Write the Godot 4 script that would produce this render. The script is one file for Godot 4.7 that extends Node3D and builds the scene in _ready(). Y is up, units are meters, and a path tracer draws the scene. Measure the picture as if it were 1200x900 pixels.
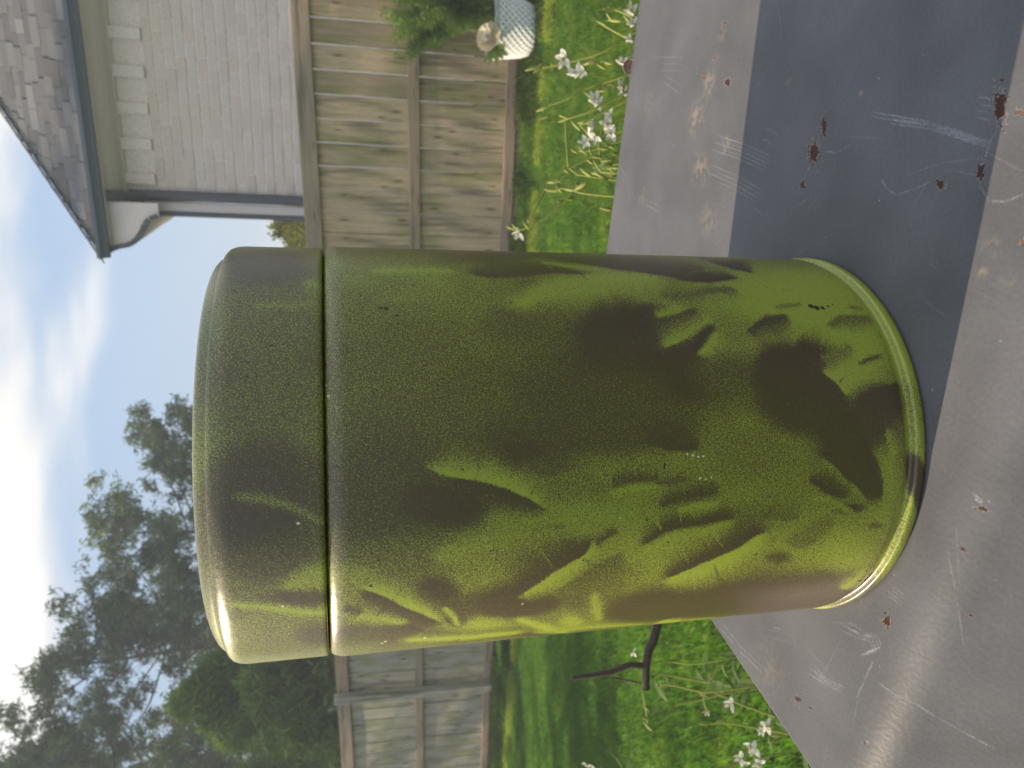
extends Node3D

# ---------------------------------------------------------------- mesh builder
class MB:
	var v := PackedVector3Array()
	var n := PackedVector3Array()
	var uv := PackedVector2Array()
	var c := PackedColorArray()
	var col := Color.WHITE
	func tri(a: Vector3, b: Vector3, d: Vector3, na: Vector3, nb: Vector3, nd: Vector3, ua := Vector2.ZERO, ub := Vector2.ZERO, ud := Vector2.ZERO) -> void:
		if (b - a).cross(d - a).dot(na + nb + nd) > 0.0:
			v.append(a); v.append(d); v.append(b)
			n.append(na); n.append(nd); n.append(nb)
			uv.append(ua); uv.append(ud); uv.append(ub)
		else:
			v.append(a); v.append(b); v.append(d)
			n.append(na); n.append(nb); n.append(nd)
			uv.append(ua); uv.append(ub); uv.append(ud)
		c.append(col); c.append(col); c.append(col)
	func flat(a: Vector3, b: Vector3, d: Vector3, hint: Vector3, ua := Vector2.ZERO, ub := Vector2.ZERO, ud := Vector2.ZERO) -> void:
		var m := (b - a).cross(d - a)
		if m.length_squared() < 1e-18:
			return
		m = m.normalized()
		if m.dot(hint) < 0.0:
			m = -m
		tri(a, b, d, m, m, m, ua, ub, ud)
	func quad(a: Vector3, b: Vector3, d: Vector3, e: Vector3, hint: Vector3, ua := Vector2.ZERO, ub := Vector2.ZERO, ud := Vector2.ZERO, ue := Vector2.ZERO) -> void:
		flat(a, b, d, hint, ua, ub, ud)
		flat(a, d, e, hint, ua, ud, ue)
	# box with chamfered edges; uv: u along x, v along y on the large faces, in units of the size
	func box(t: Transform3D, s: Vector3, ch: float) -> void:
		var h := s * 0.5
		ch = minf(ch, minf(h.x, minf(h.y, h.z)) * 0.9)
		var ax := [Vector3(1, 0, 0), Vector3(0, 1, 0), Vector3(0, 0, 1)]
		var o := t.origin
		for i in 3:
			var j := (i + 1) % 3
			var k := (i + 2) % 3
			for sg in [-1.0, 1.0]:
				var q := []
				for w in [[-1, -1], [1, -1], [1, 1], [-1, 1]]:
					q.append(ax[i] * (h[i] * sg) + ax[j] * ((h[j] - ch) * w[0]) + ax[k] * ((h[k] - ch) * w[1]))
				var us := []
				for p in q:
					if i == 2:
						us.append(Vector2(p.x / s.x + 0.5, 0.5 - p.y / s.y))
					elif i == 0:
						us.append(Vector2(p.z / s.x + 0.5, 0.5 - p.y / s.y))
					else:
						us.append(Vector2(p.x / s.x + 0.5, 0.5 - p.z / s.y))
				quad(t * q[0], t * q[1], t * q[2], t * q[3], t.basis * (ax[i] * sg), us[0], us[1], us[2], us[3])
		if ch <= 0.0:
			return
		for i in 3:
			var j := (i + 1) % 3
			var k := (i + 2) % 3
			for sj in [-1.0, 1.0]:
				for sk in [-1.0, 1.0]:
					var e: Vector3 = ax[i] * (h[i] - ch)
					var p1: Vector3 = ax[j] * (h[j] * sj) + ax[k] * ((h[k] - ch) * sk)
					var p2: Vector3 = ax[j] * ((h[j] - ch) * sj) + ax[k] * (h[k] * sk)
					var u1 := Vector2((p1 - e).x / s.x + 0.5, 0.5 - (p1 - e).y / s.y)
					var u2 := Vector2((p1 + e).x / s.x + 0.5, 0.5 - (p1 + e).y / s.y)
					quad(t * (p1 - e), t * (p1 + e), t * (p2 + e), t * (p2 - e), t.basis * (ax[j] * sj + ax[k] * sk), u1, u2, u2, u1)
		for sx in [-1.0, 1.0]:
			for sy in [-1.0, 1.0]:
				for sz in [-1.0, 1.0]:
					var a := Vector3(h.x * sx, (h.y - ch) * sy, (h.z - ch) * sz)
					var b := Vector3((h.x - ch) * sx, h.y * sy, (h.z - ch) * sz)
					var d := Vector3((h.x - ch) * sx, (h.y - ch) * sy, h.z * sz)
					flat(t * a, t * b, t * d, t.basis * Vector3(sx, sy, sz))
	func tube(pts: Array, radii: Array, sides: int) -> void:
		var rings := []
		var norms := []
		var up := Vector3(0.31, 0.87, 0.38).normalized()
		for i in pts.size():
			var d: Vector3 = (pts[mini(i + 1, pts.size() - 1)] - pts[maxi(i - 1, 0)])
			if d.length_squared() < 1e-14:
				d = Vector3.UP
			d = d.normalized()
			var x := d.cross(up)
			if x.length() < 0.05:
				x = d.cross(Vector3(1, 0, 0.2))
			x = x.normalized()
			var y := x.cross(d).normalized()
			up = y
			var r := []
			var m := []
			for k in sides + 1:
				var a := TAU * k / sides
				var w := x * cos(a) + y * sin(a)
				r.append(pts[i] + w * radii[i])
				m.append(w)
			rings.append(r)
			norms.append(m)
		for i in pts.size() - 1:
			for k in sides:
				var ua := Vector2(float(k) / sides, i)
				tri(rings[i][k], rings[i][k + 1], rings[i + 1][k + 1], norms[i][k], norms[i][k + 1], norms[i + 1][k + 1], ua, ua, ua)
				tri(rings[i][k], rings[i + 1][k + 1], rings[i + 1][k], norms[i][k], norms[i + 1][k + 1], norms[i + 1][k], ua, ua, ua)
		for e in [0, pts.size() - 1]:
			if radii[e] > 1e-5:
				var d2: Vector3 = (pts[0] - pts[1]) if e == 0 else (pts[e] - pts[e - 1])
				for k in sides:
					flat(pts[e], rings[e][k], rings[e][k + 1], d2)
	# profile: Vector2(radius, height) from the bottom up, outside of the shape to the right of the way walked
	func lathe(p: Array, segs: int, total_h: float) -> void:
		var nr := []
		for i in p.size():
			var a: Vector2 = p[i] - p[maxi(i - 1, 0)]
			var b: Vector2 = p[mini(i + 1, p.size() - 1)] - p[i]
			var d := a.normalized() + b.normalized()
			d = d.normalized()
			nr.append(Vector2(d.y, -d.x))
		for k in segs:
			var f0 := TAU * k / segs - PI
			var f1 := TAU * (k + 1) / segs - PI
			var s0 := Vector3(sin(f0), 0, cos(f0))
			var s1 := Vector3(sin(f1), 0, cos(f1))
			for i in p.size() - 1:
				var a0: Vector3 = s0 * p[i].x + Vector3.UP * p[i].y
				var a1: Vector3 = s1 * p[i].x + Vector3.UP * p[i].y
				var b0: Vector3 = s0 * p[i + 1].x + Vector3.UP * p[i + 1].y
				var b1: Vector3 = s1 * p[i + 1].x + Vector3.UP * p[i + 1].y
				var va: float = (total_h - p[i].y) / total_h
				var vb: float = (total_h - p[i + 1].y) / total_h
				var u0 := float(k) / segs
				var u1 := float(k + 1) / segs
				var na0: Vector3 = s0 * nr[i].x + Vector3.UP * nr[i].y
				var na1: Vector3 = s1 * nr[i].x + Vector3.UP * nr[i].y
				var nb0: Vector3 = s0 * nr[i + 1].x + Vector3.UP * nr[i + 1].y
				var nb1: Vector3 = s1 * nr[i + 1].x + Vector3.UP * nr[i + 1].y
				if p[i].x > 1e-6:
					tri(a0, a1, b1, na0, na1, nb1, Vector2(u0, va), Vector2(u1, va), Vector2(u1, vb))
				if p[i + 1].x > 1e-6:
					tri(a0, b1, b0, na0, nb1, nb0, Vector2(u0, va), Vector2(u1, vb), Vector2(u0, vb))
	func mesh(m: Material) -> ArrayMesh:
		var arr := []
		arr.resize(Mesh.ARRAY_MAX)
		arr[Mesh.ARRAY_VERTEX] = v
		arr[Mesh.ARRAY_NORMAL] = n
		arr[Mesh.ARRAY_TEX_UV] = uv
		arr[Mesh.ARRAY_COLOR] = c
		var am := ArrayMesh.new()
		am.add_surface_from_arrays(Mesh.PRIMITIVE_TRIANGLES, arr)
		am.surface_set_material(0, m)
		return am

# ---------------------------------------------------------------- naming
var used := {}
func numbered(s: String) -> String:
	if not used.has(s):
		used[s] = 0
		return s
	used[s] += 1
	return "%s_%03d" % [s, used[s]]

func thing(called: String, label: String, category: String, at := Transform3D(), group := "") -> Node3D:
	var o := Node3D.new()
	o.name = numbered(called)
	o.transform = at
	add_child(o)
	tag(o, label, category, group)
	return o

func tag(o: Node3D, label: String, category: String, group := "") -> void:
	o.set_meta("label", label)
	o.set_meta("category", category)
	if group != "":
		o.set_meta("group", group)

func put(called: String, m: Mesh, parent: Node3D, t := Transform3D(), mat: Material = null) -> MeshInstance3D:
	var o := MeshInstance3D.new()
	o.mesh = m
	o.transform = t
	if mat:
		o.material_override = mat
	if parent == self:
		o.name = numbered(called)
		add_child(o)
	else:
		var c := 0
		var key := "%d/%s" % [parent.get_instance_id(), called]
		if used.has(key):
			used[key] += 1
			c = used[key]
		else:
			used[key] = 0
		o.name = called if c == 0 else "%s_%03d" % [called, c]
		parent.add_child(o, true)
	return o

func many(called: String, m: Mesh, parent: Node3D, xf: Array, cols: Array) -> MultiMeshInstance3D:
	var mm := MultiMesh.new()
	mm.transform_format = MultiMesh.TRANSFORM_3D
	mm.use_colors = true
	mm.mesh = m
	mm.instance_count = xf.size()
	for i in xf.size():
		mm.set_instance_transform(i, xf[i])
		mm.set_instance_color(i, cols[i])
	var o := MultiMeshInstance3D.new()
	o.multimesh = mm
	o.name = called
	o.set_meta("kind", "stuff")
	if parent == self:
		o.name = numbered(called)
		add_child(o)
	else:
		parent.add_child(o, true)
	return o

# ---------------------------------------------------------------- materials
func lin(r: float, g: float, b: float) -> Color:
	return Color(r, g, b).linear_to_srgb()

func paint(c: Color, rough := 0.7, spec := 0.5) -> StandardMaterial3D:
	var m := StandardMaterial3D.new()
	m.albedo_color = c.linear_to_srgb()
	m.roughness = rough
	m.metallic_specular = spec
	return m

func noise_tex(size: int, freq: float, seed_: int, a: Color, b: Color, octaves := 4, normal := false, strength := 4.0) -> NoiseTexture2D:
	var f := FastNoiseLite.new()
	f.seed = seed_
	f.frequency = freq
	f.fractal_octaves = octaves
	f.noise_type = FastNoiseLite.TYPE_SIMPLEX_SMOOTH
	var t := NoiseTexture2D.new()
	t.width = size
	t.height = size
	t.seamless = true
	t.noise = f
	if normal:
		t.as_normal_map = true
		t.bump_strength = strength
	else:
		var g := Gradient.new()
		g.set_color(0, a)
		g.set_color(1, b)
		g.set_offset(0, 0.25)
		g.set_offset(1, 0.75)
		t.color_ramp = g
	return t

func mottled(a: Color, b: Color, scale: float, rough: float, seed_: int, bump := 0.0, size := 256, freq := 0.03) -> StandardMaterial3D:
	var m := StandardMaterial3D.new()
	m.albedo_texture = noise_tex(size, freq, seed_, a.linear_to_srgb(), b.linear_to_srgb(), 5)
	m.roughness = rough
	m.uv1_triplanar = true
	m.uv1_scale = Vector3.ONE * scale
	if bump > 0.0:
		m.heightmap_enabled = true
		m.heightmap_texture = noise_tex(size, freq * 2.0, seed_ + 7, Color.BLACK, Color.WHITE, 5)
		m.heightmap_scale = bump
	return m

func leafy(c: Color, back: Color, rough := 0.55) -> StandardMaterial3D:
	var m := StandardMaterial3D.new()
	m.albedo_color = c.linear_to_srgb()
	m.vertex_color_use_as_albedo = true
	m.roughness = rough
	m.metallic_specular = 0.35
	m.backlight_enabled = true
	m.backlight = back.linear_to_srgb()
	m.cull_mode = BaseMaterial3D.CULL_DISABLED
	return m

# wood board texture: grain, knots, green algae and dark weathering
func board_tex(seed_: int, base: Color, green: float, grey: float) -> ImageTexture:
	var w := 96
	var h := 512
	var f := FastNoiseLite.new()
	f.seed = seed_
	f.frequency = 0.02
	f.fractal_octaves = 3
	var r := RandomNumberGenerator.new()
	r.seed = seed_ * 31 + 5
	var knots := []
	for i in r.randi_range(3, 6):
		knots.append(Vector3(r.randf_range(12, 84), r.randf_range(20, 490), r.randf_range(3.0, 6.5)))
	var im := Image.create(w, h, false, Image.FORMAT_RGB8)
	var gshift := r.randf_range(-0.15, 0.15)
	for y in h:
		for x in w:
			var wx := float(x)
			var kd := 0.0
			for k in knots:
				var dx: float = x - k.x
				var dy: float = (y - k.y) * 0.45
				var q: float = (dx * dx + dy * dy) / (k.z * k.z)
				if q < 30.0:
					wx += dx * 1.6 * exp(-q * 0.25)
					kd = maxf(kd, exp(-q * 1.1))
			var grain := f.get_noise_2d(wx * 9.0, y * 0.35)
			var fine := f.get_noise_2d(x * 31.0 + 900.0, y * 1.6)
			var blotch := f.get_noise_2d(x * 0.5 + 300.0, y * 0.28)
			var g := clampf(green + gshift + blotch * 1.1 + grain * 0.15, 0.0, 1.0)
			var dk := clampf(f.get_noise_2d(x * 0.7 - 500.0, y * 0.18) * 1.6 - 0.25, 0.0, 0.6)
			var cc := base.lerp(Color(0.30, 0.30, 0.25), grey)
			cc = cc.lerp(Color(0.20, 0.215, 0.075), g * 0.85)
			var sh := 1.0 + grain * 0.42 + fine * 0.22
			cc = Color(cc.r * sh, cc.g * sh, cc.b * sh)
			cc = cc.lerp(Color(0.085, 0.08, 0.055), dk)
			cc = cc.lerp(Color(0.05, 0.035, 0.02), kd * 0.9)
			im.set_pixel(x, y, cc.linear_to_srgb())
	return ImageTexture.create_from_image(im)

func wood(seed_: int, base: Color, green: float, grey: float) -> StandardMaterial3D:
	var m := StandardMaterial3D.new()
	m.albedo_texture = board_tex(seed_, base, green, grey)
	m.roughness = 0.85
	m.metallic_specular = 0.25
	return m

# ---------------------------------------------------------------- scene
const EYE := Vector3(0, 1.4, 0)
const FENCE_DIR := Vector3(-0.91669, 0, -0.39959)
const FENCE_N := Vector3(0.39959, 0, -0.91669)
const SLOPE := -0.030944
const BASE := Vector3(-0.02578, 1.17463, -0.3537)
const HB := 0.097
const RB := 0.027

func ground_y(p: Vector3) -> float:
	return 0.055 + SLOPE * p.dot(FENCE_DIR)

func on_ground(x: float, z: float) -> Vector3:
	var p := Vector3(x, 0, z)
	p.y = ground_y(p)
	return p

func _ready() -> void:
	build_camera()
	build_sky_and_sun()
	build_ground()
	build_fence()
	build_house()
	build_trees()
	build_shelf()
	build_canister()
	build_pot()
	build_flowers()
	build_grass()

func build_camera() -> void:
	var pitch := 0.20076
	var roll := -0.00643
	var fw := Vector3(0, -sin(pitch), -cos(pitch))
	var up0 := Vector3(0, cos(pitch), -sin(pitch))
	var rt := Vector3.RIGHT * cos(roll) + up0 * sin(roll)
	var up := up0 * cos(roll) - Vector3.RIGHT * sin(roll)
	var cam := Camera3D.new()
	cam.name = "camera"
	# the photograph was taken with the camera turned on its side: image left is up
	cam.transform = Transform3D(Basis(-up, rt, -fw), EYE)
	cam.fov = rad_to_deg(2.0 * atan(450.0 / 861.235))
	cam.near = 0.02
	cam.far = 600.0
	var at := CameraAttributesPhysical.new()
	at.frustum_focal_length = 12.0 * 861.235 / 450.0
	at.frustum_focus_distance = 0.285
	at.exposure_aperture = 20.0
	cam.attributes = at
	add_child(cam)
	cam.current = true

func sun_dir() -> Vector3:
	var el := deg_to_rad(29.0)
	return Vector3(-0.968 * cos(el), sin(el), -0.25 * cos(el)).normalized()

func build_sky_and_sun() -> void:
	var w := 1536
	var h := 768
	var im := Image.create(w, h, false, Image.FORMAT_RGBF)
	var f := FastNoiseLite.new()
	f.seed = 12
	f.frequency = 1.0
	f.fractal_octaves = 6
	f.fractal_gain = 0.52
	var f2 := FastNoiseLite.new()
	f2.seed = 77
	f2.frequency = 1.0
	f2.fractal_octaves = 3
	var sd := sun_dir()
	for y in h / 2 + 2:
		var el := PI * (0.5 - (y + 0.5) / h)
		var se := sin(el)
		var ce := cos(el)
		var k := pow(1.0 - clampf(se, 0.0, 1.0), 3.0)
		for x in w:
			var az := TAU * ((x + 0.5) / w - 0.5)
			var d := Vector3(sin(az) * ce, se, -cos(az) * ce)
			var c := Color(0.30, 0.50, 0.82).lerp(Color(0.60, 0.76, 0.90), k)
			var mu := maxf(d.dot(sd), 0.0)
			var glow := 0.30 * pow(mu, 4.0) + 0.5 * pow(mu, 24.0) + 2.0 * pow(mu, 200.0)
			c = Color(c.r + glow, c.g + glow * 0.95, c.b + glow * 0.85)
			var q := d / (se + 0.22)
			var b := f.get_noise_3d(q.x * 0.55, q.z * 1.35, 3.7) + 0.35 * f2.get_noise_3d(d.x * 2.2, d.y * 5.0, d.z * 2.2 + 4.0)
			var cl := smoothstep(0.27, 0.37, el + 0.16 * b) * smoothstep(-0.42, 0.05, b + 0.06)
			cl *= lerpf(1.0, 0.3 + 0.7 * smoothstep(0.0, 0.3, b), smoothstep(0.55, 0.85, el))
			cl = maxf(cl * 0.95, 0.55 * smoothstep(0.15, 0.02, el))
			var sh := clampf(0.92 + 0.35 * b, 0.75, 1.08)
			var cc := Color(1.22 * sh + glow * 0.5, 1.19 * sh + glow * 0.47, 1.15 * sh + glow * 0.4)
			im.set_pixel(x, y, c.lerp(cc, cl))
	for y in range(h / 2 + 2, h):
		for x in range(0, w):
			im.set_pixel(x, y, Color(0.18, 0.2, 0.13))
	var pm := PanoramaSkyMaterial.new()
	pm.panorama = ImageTexture.create_from_image(im)
	var sky := Sky.new()
	sky.sky_material = pm
	var e := Environment.new()
	e.background_mode = Environment.BG_SKY
	e.sky = sky
	e.background_energy_multiplier = 0.50
	e.tonemap_mode = Environment.TONE_MAPPER_LINEAR
	e.tonemap_exposure = 2.05
	e.sdfgi_enabled = true
	e.ssao_enabled = true
	e.ssil_enabled = true
	e.fog_enabled = true
	e.fog_density = 0.007
	e.fog_light_color = Color(0.86, 0.9, 0.95)
	var we := WorldEnvironment.new()
	we.name = "environment"
	we.environment = e
	add_child(we)
	var sun := DirectionalLight3D.new()
	sun.name = "sun"
	sun.basis = Basis.looking_at(-sun_dir(), Vector3.UP)
	sun.light_color = Color(1.0, 0.91, 0.78)
	sun.light_energy = 1.6
	sun.light_angular_distance = 0.5
	sun.shadow_enabled = true
	add_child(sun)

func build_ground() -> void:
	var mb := MB.new()
	var n := 24
	var s := 240.0 / n
	for i in n:
		for j in n:
			var a := on_ground(-120 + i * s, -140 + j * s)
			var b := on_ground(-120 + (i + 1) * s, -140 + j * s)
			var c := on_ground(-120 + (i + 1) * s, -140 + (j + 1) * s)
			var d := on_ground(-120 + i * s, -140 + (j + 1) * s)
			mb.quad(a, b, c, d, Vector3.UP)
	var m := mottled(Color(0.050, 0.088, 0.020), Color(0.085, 0.130, 0.032), 1.1, 0.95, 3, 0.0, 512, 0.02)
	m.uv1_world_triplanar = true
	var o := put("lawn_ground", mb.mesh(m), self)
	o.set_meta("kind", "structure")
	tag(o, "gently sloping lawn ground of the back yard", "ground")
	# strip of bare earth along the foot of the fence
	var sb := MB.new()
	var r := RandomNumberGenerator.new()
	r.seed = 9
	for i in 60:
		var a0 := -4.0 + i * 0.35
		var p0 := FENCE_N * 6.62 + FENCE_DIR * a0
		var p1 := FENCE_N * 6.62 + FENCE_DIR * (a0 + 0.35)
		var q0 := FENCE_N * (6.22 + 0.05 * sin(i * 1.7)) + FENCE_DIR * a0
		var q1 := FENCE_N * (6.22 + 0.05 * sin((i + 1) * 1.7)) + FENCE_DIR * (a0 + 0.35)
		var L := []
		for p in [p0, p1, q1, q0]:
			p.y = ground_y(p) + 0.004
			L.append(p)
		sb.quad(L[0], L[1], L[2], L[3], Vector3.UP)
	var sm := mottled(Color(0.035, 0.03, 0.018), Color(0.075, 0.06, 0.035), 4.0, 0.95, 5, 0.3, 256, 0.05)
	var e := put("bare_earth_strip", sb.mesh(sm), self)
	e.set_meta("kind", "structure")
	tag(e, "narrow strip of bare earth under the fence", "ground")

# fence frame: a along FENCE_DIR, y up from eye level minus slope, d towards the viewer from the rail face
func fence_at(a: float, y: float, d: float) -> Vector3:
	var p := FENCE_N * (6.504 - d) + FENCE_DIR * a
	p.y = EYE.y + y + SLOPE * a
	return p

func build_fence() -> void:
	var xdir := (FENCE_DIR + Vector3.UP * SLOPE).normalized()
	var bas := Basis(-FENCE_DIR, Vector3.UP, -FENCE_N)
	var f := thing("wooden_fence", "weathered wooden privacy fence with greenish vertical boards and three rails", "fence")
	var mats := []
	for i in 5:
		var tn: float = [1.0, 0.72, 1.16, 0.86, 1.05][i]
		mats.append(wood(100 + i, Color(0.47 * tn, 0.365 * tn, 0.235 * tn), [0.0, 0.22, -0.1, 0.12, 0.22][i], 0.08))
	for i in 4:
		mats.append(wood(200 + i, Color(0.40, 0.37, 0.30), [0.02, 0.1, 0.0, 0.06][i], 0.6))
	var meshes := []
	for k in 9:
		var mb := MB.new()
		mb.box(Transform3D(), Vector3(0.178, 1.86, 0.018), 0.003)
		meshes.append(mb.mesh(mats[k]))
	var r := RandomNumberGenerator.new()
	r.seed = 4
	var i := 0
	var a := -2.6
	while a < 13.0:
		var w := r.randf_range(0.96, 1.03)
		var k := r.randi_range(0, 4) if a < 4.0 else r.randi_range(5, 8)
		var t := Transform3D(bas, fence_at(a, 0.475 - 0.93 + r.randf_range(-0.012, 0.012), -0.052 + r.randf_range(-0.004, 0.004)))
		t.basis = t.basis * Basis(Vector3.UP, r.randf_range(-0.025, 0.025)) * Basis(Vector3.BACK, r.randf_range(-0.004, 0.004))
		if r.randf() < 0.5:
			t.basis = t.basis * Basis(Vector3.BACK, PI)
		t.basis = t.basis.scaled_local(Vector3(w, 1, 1))
		put("picket", meshes[k], f, t)
		a += 0.1865
		i += 1
	var railm := [wood(301, Color(0.31, 0.225, 0.16), -0.45, 0.15), wood(302, Color(0.27, 0.205, 0.15), -0.4, 0.25), wood(303, Color(0.29, 0.215, 0.145), -0.35, 0.15)]
	var rails := [[0.445, 0.14], [-0.42, 0.092], [-1.235, 0.092]]
	var start := -2.9
	var bay := 0
	while start < 12.5:
		for q in 3:
			var mb := MB.new()
			var L := 2.396
			# grain runs along the rail: build the board upright and lay it down
			mb.box(Transform3D(), Vector3(rails[q][1], L, 0.04), 0.004)
			var t := Transform3D(Basis(Vector3.UP, xdir * -1.0, -FENCE_N), fence_at(start + 1.2, rails[q][0], -0.02 + 0.001 * (bay % 2)))
			t.basis = Basis(Vector3.UP, -xdir, (Vector3.UP).cross(-xdir).normalized())
			put("rail", mb.mesh(railm[(q + bay) % 3]), f, t)
		start += 2.4
		bay += 1
	var pm := wood(401, Color(0.36, 0.34, 0.29), 0.0, 0.75)
	for j in 7:
		var pa := -2.9 + j * 2.4 + 0.02
		var mb := MB.new()
		mb.box(Transform3D(), Vector3(0.095, 1.93, 0.095), 0.006)
		put("post", mb.mesh(pm), f, Transform3D(bas, fence_at(pa, -0.42, 0.049)))

# house frame: x to the right along the facade, z towards the viewer, origin under the eye's foot on the facade
func build_house() -> void:
	var ah := deg_to_rad(68.3)
	var hd := Vector3(-sin(ah), 0, -cos(ah))
	var hn := Vector3(-hd.z, 0, hd.x)
	var h := thing("brick_house", "pale painted brick house with grey shingle roof behind the fence", "house", Transform3D(Basis(-hd, Vector3.UP, -hn), hn * 9.5))
	var E := EYE.y
	var white := mottled(Color(0.75, 0.67, 0.63), Color(0.88, 0.80, 0.77), 3.0, 0.9, 21, 0.25, 256, 0.04)
	var xl := -1.30 # left corner of the brick
	var xr := 4.5
	var mb := MB.new()
	mb.box(Transform3D(Basis(), Vector3((xl + xr) / 2, (E + 2.70) / 2 - 0.2, -2.5)), Vector3(xr - xl, E + 2.70 + 0.4, 5.0 - 0.006), 0.0)
	var wall := put("wall", mb.mesh(mottled(Color(0.74, 0.66, 0.62), Color(0.86, 0.78, 0.75), 2.0, 0.95, 22, 0.3, 256, 0.05)), h)
	# bricks, proud of a smeared mortar bed
	var r := RandomNumberGenerator.new()
	r.seed = 17
	var bm := []
	for i in 5:
		var t := r.randf_range(-0.05, 0.04)
		var warm := r.randf_range(0.0, 0.03)
		bm.append(mottled(Color(0.71 + t + warm, 0.63 + t, 0.585 + t - warm), Color(0.89 + t + warm, 0.80 + t, 0.765 + t - warm), 5.0, 0.9, 30 + i, 0.35, 256, 0.05))
	var bmesh := []
	for i in 10:
		var q := MB.new()
		q.box(Transform3D(), Vector3(0.236 + r.randf_range(-0.010, 0.003), 0.103 + r.randf_range(-0.008, 0.003), 0.016), 0.004)
		bmesh.append(q.mesh(bm[i % 5]))
	var stuff := MB.new()
	var row := 0
	var y := E + 2.30
	var count := 0
	while y > 0.1:
		var x := xl + (0.12 if row % 2 == 0 else 0.0)
		while x < xr - 0.1:
			var cx := x + 0.12
			var t := Transform3D(Basis(Vector3.BACK, r.randf_range(-0.012, 0.012)) * Basis(Vector3.UP, r.randf_range(-0.012, 0.012)), Vector3(cx, y, r.randf_range(-0.0075, 0.003)))
			if cx < 1.0 and y > E + 0.45 and count < 300:
				put("brick", bmesh[r.randi_range(0, 9)], wall, t)
				count += 1
			else:
				stuff.box(t, Vector3(0.232, 0.102, 0.016), 0.0)
			x += 0.247
		y -= 0.112
		row += 1
	var so := put("brick_courses", stuff.mesh(white), wall)
	so.set_meta("kind", "stuff")
	# dentil course under the frieze
	var dm := MB.new()
	dm.box(Transform3D(), Vector3(0.125, 0.325, 0.05), 0.005)
	var dmesh := dm.mesh(white)
	var x2 := xl + 0.13
	var alt := 0
	while x2 < 3.0:
		put("dentil", dmesh, wall, Transform3D(Basis(), Vector3(x2, E + 2.515, 0.012 if alt % 3 != 2 else 0.004)))
		x2 += 0.385
		alt += 1
	# crown moulding from the wall top out to the gutter
	var trim := paint(Color(0.66, 0.61, 0.62), 0.6)
	var prof := [Vector2(0.0, 2.665), Vector2(0.03, 2.665), Vector2(0.05, 2.69), Vector2(0.10, 2.70), Vector2(0.17, 2.715), Vector2(0.25, 2.75), Vector2(0.30, 2.79), Vector2(0.32, 2.80), Vector2(0.40, 2.80), Vector2(0.40, 2.86), Vector2(0.0, 2.86)]
	put("crown_moulding", extrude_x(prof, -1.78, xr + 0.3, E).mesh(trim), h)
	var fas := MB.new()
	fas.box(Transform3D(Basis(), Vector3((-1.86 + xr + 0.4) / 2, E + 2.865, 0.405)), Vector3(xr + 0.4 + 1.86, 0.13, 0.025), 0.004)
	put("fascia", fas.mesh(trim), h)
	var gm := paint(Color(0.085, 0.115, 0.165), 0.45)
	var gprof := [Vector2(0.42, 2.815), Vector2(0.475, 2.815), Vector2(0.485, 2.84), Vector2(0.505, 2.87), Vector2(0.53, 2.89), Vector2(0.535, 2.93), Vector2(0.525, 2.93), Vector2(0.52, 2.90), Vector2(0.42, 2.90)]
	put("gutter", extrude_x(gprof, -2.01, xr + 0.4, E).mesh(gm), h)
	# roof: hipped, eave at the gutter
	var sl := 0.94
	var ez := 0.45
	var ex := -2.0
	var rm := MB.new()
	var T := 3.1
	var e0 := Vector3(ex, E + 2.905, ez)
	var rdg := Vector3(ex + T, E + 2.905 + T * sl, ez - T)
	var er := Vector3(xr + 1.2, E + 2.905, ez)
	var rr := Vector3(xr + 1.2, E + 2.905 + T * sl, ez - T)
	var back := Vector3(ex, E + 2.905, ez - 2 * T)
	var backr := Vector3(xr + 1.2, E + 2.905, ez - 2 * T)
	rm.quad(e0, er, rr, rdg, Vector3(0, 1, 1))
	rm.quad(back, backr, rr, rdg, Vector3(0, 1, -1))
	rm.flat(e0, back, rdg, Vector3(-1, 1, 0))
	rm.flat(er, backr, rr, Vector3(1, 0, 0))
	rm.quad(e0, er, backr, back, Vector3.DOWN)
	var roof := put("roof", rm.mesh(paint(Color(0.06, 0.06, 0.062), 0.95)), h)
	var sm := []
	for i in 5:
		var b: float = [0.095, 0.115, 0.130, 0.15, 0.185][i]
		sm.append(mottled(Color(b * 0.84, b * 0.88, b * 0.96), Color(b * 1.08, b * 1.12, b * 1.2), 9.0, 0.95, 50 + i, 0.4, 256, 0.12))
	var sn := Vector3(0, 1, sl).normalized()
	var sup := Vector3(0, sl, -1).normalized()
	var rest := MB.new()
	var step := 0.165
	var nrow := int(T * sqrt(1 + sl * sl) / step)
	for k in nrow:
		var along := (k + 0.5) * step
		var base := e0 + sup * along
		var left := ex + ((k + 1) * step + 0.02) / sqrt(1 + sl * sl) + 0.02
		var x3 := left - r.randf_range(0.0, 0.2)
		while x3 < xr + 1.1:
			var w := r.randf_range(0.13, 0.34)
			var x0 := maxf(x3, left)
			var wd := x3 + w - x0
			if wd > 0.04:
				var th := 0.012 if r.randf() < 0.55 else 0.022
				var bas := Basis(Vector3.RIGHT, sup, sn) * Basis(Vector3.RIGHT, 0.035)
				var t := Transform3D(bas, Vector3(x0 + wd / 2, base.y, base.z) + sn * (0.012 + th / 2))
				var kk := clampi(int(r.randfn(2.3, 1.3)), 0, 4)
				if x0 < 0.75 and k < 19:
					var q := MB.new()
					q.box(t, Vector3(wd - 0.005, step + 0.02, th), 0.002)
					put("shingle", q.mesh(sm[kk]), roof)
				else:
					rest.box(t, Vector3(wd - 0.005, step + 0.02, th), 0.0)
			x3 += w
	var ro := put("shingles_beyond", rest.mesh(sm[2]), roof)
	ro.set_meta("kind", "stuff")
	# cap shingles along the hip
	var hipd := (rdg - e0).normalized()
	var hn2 := Vector3(-0.35, 1, 0.35).normalized()
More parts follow.
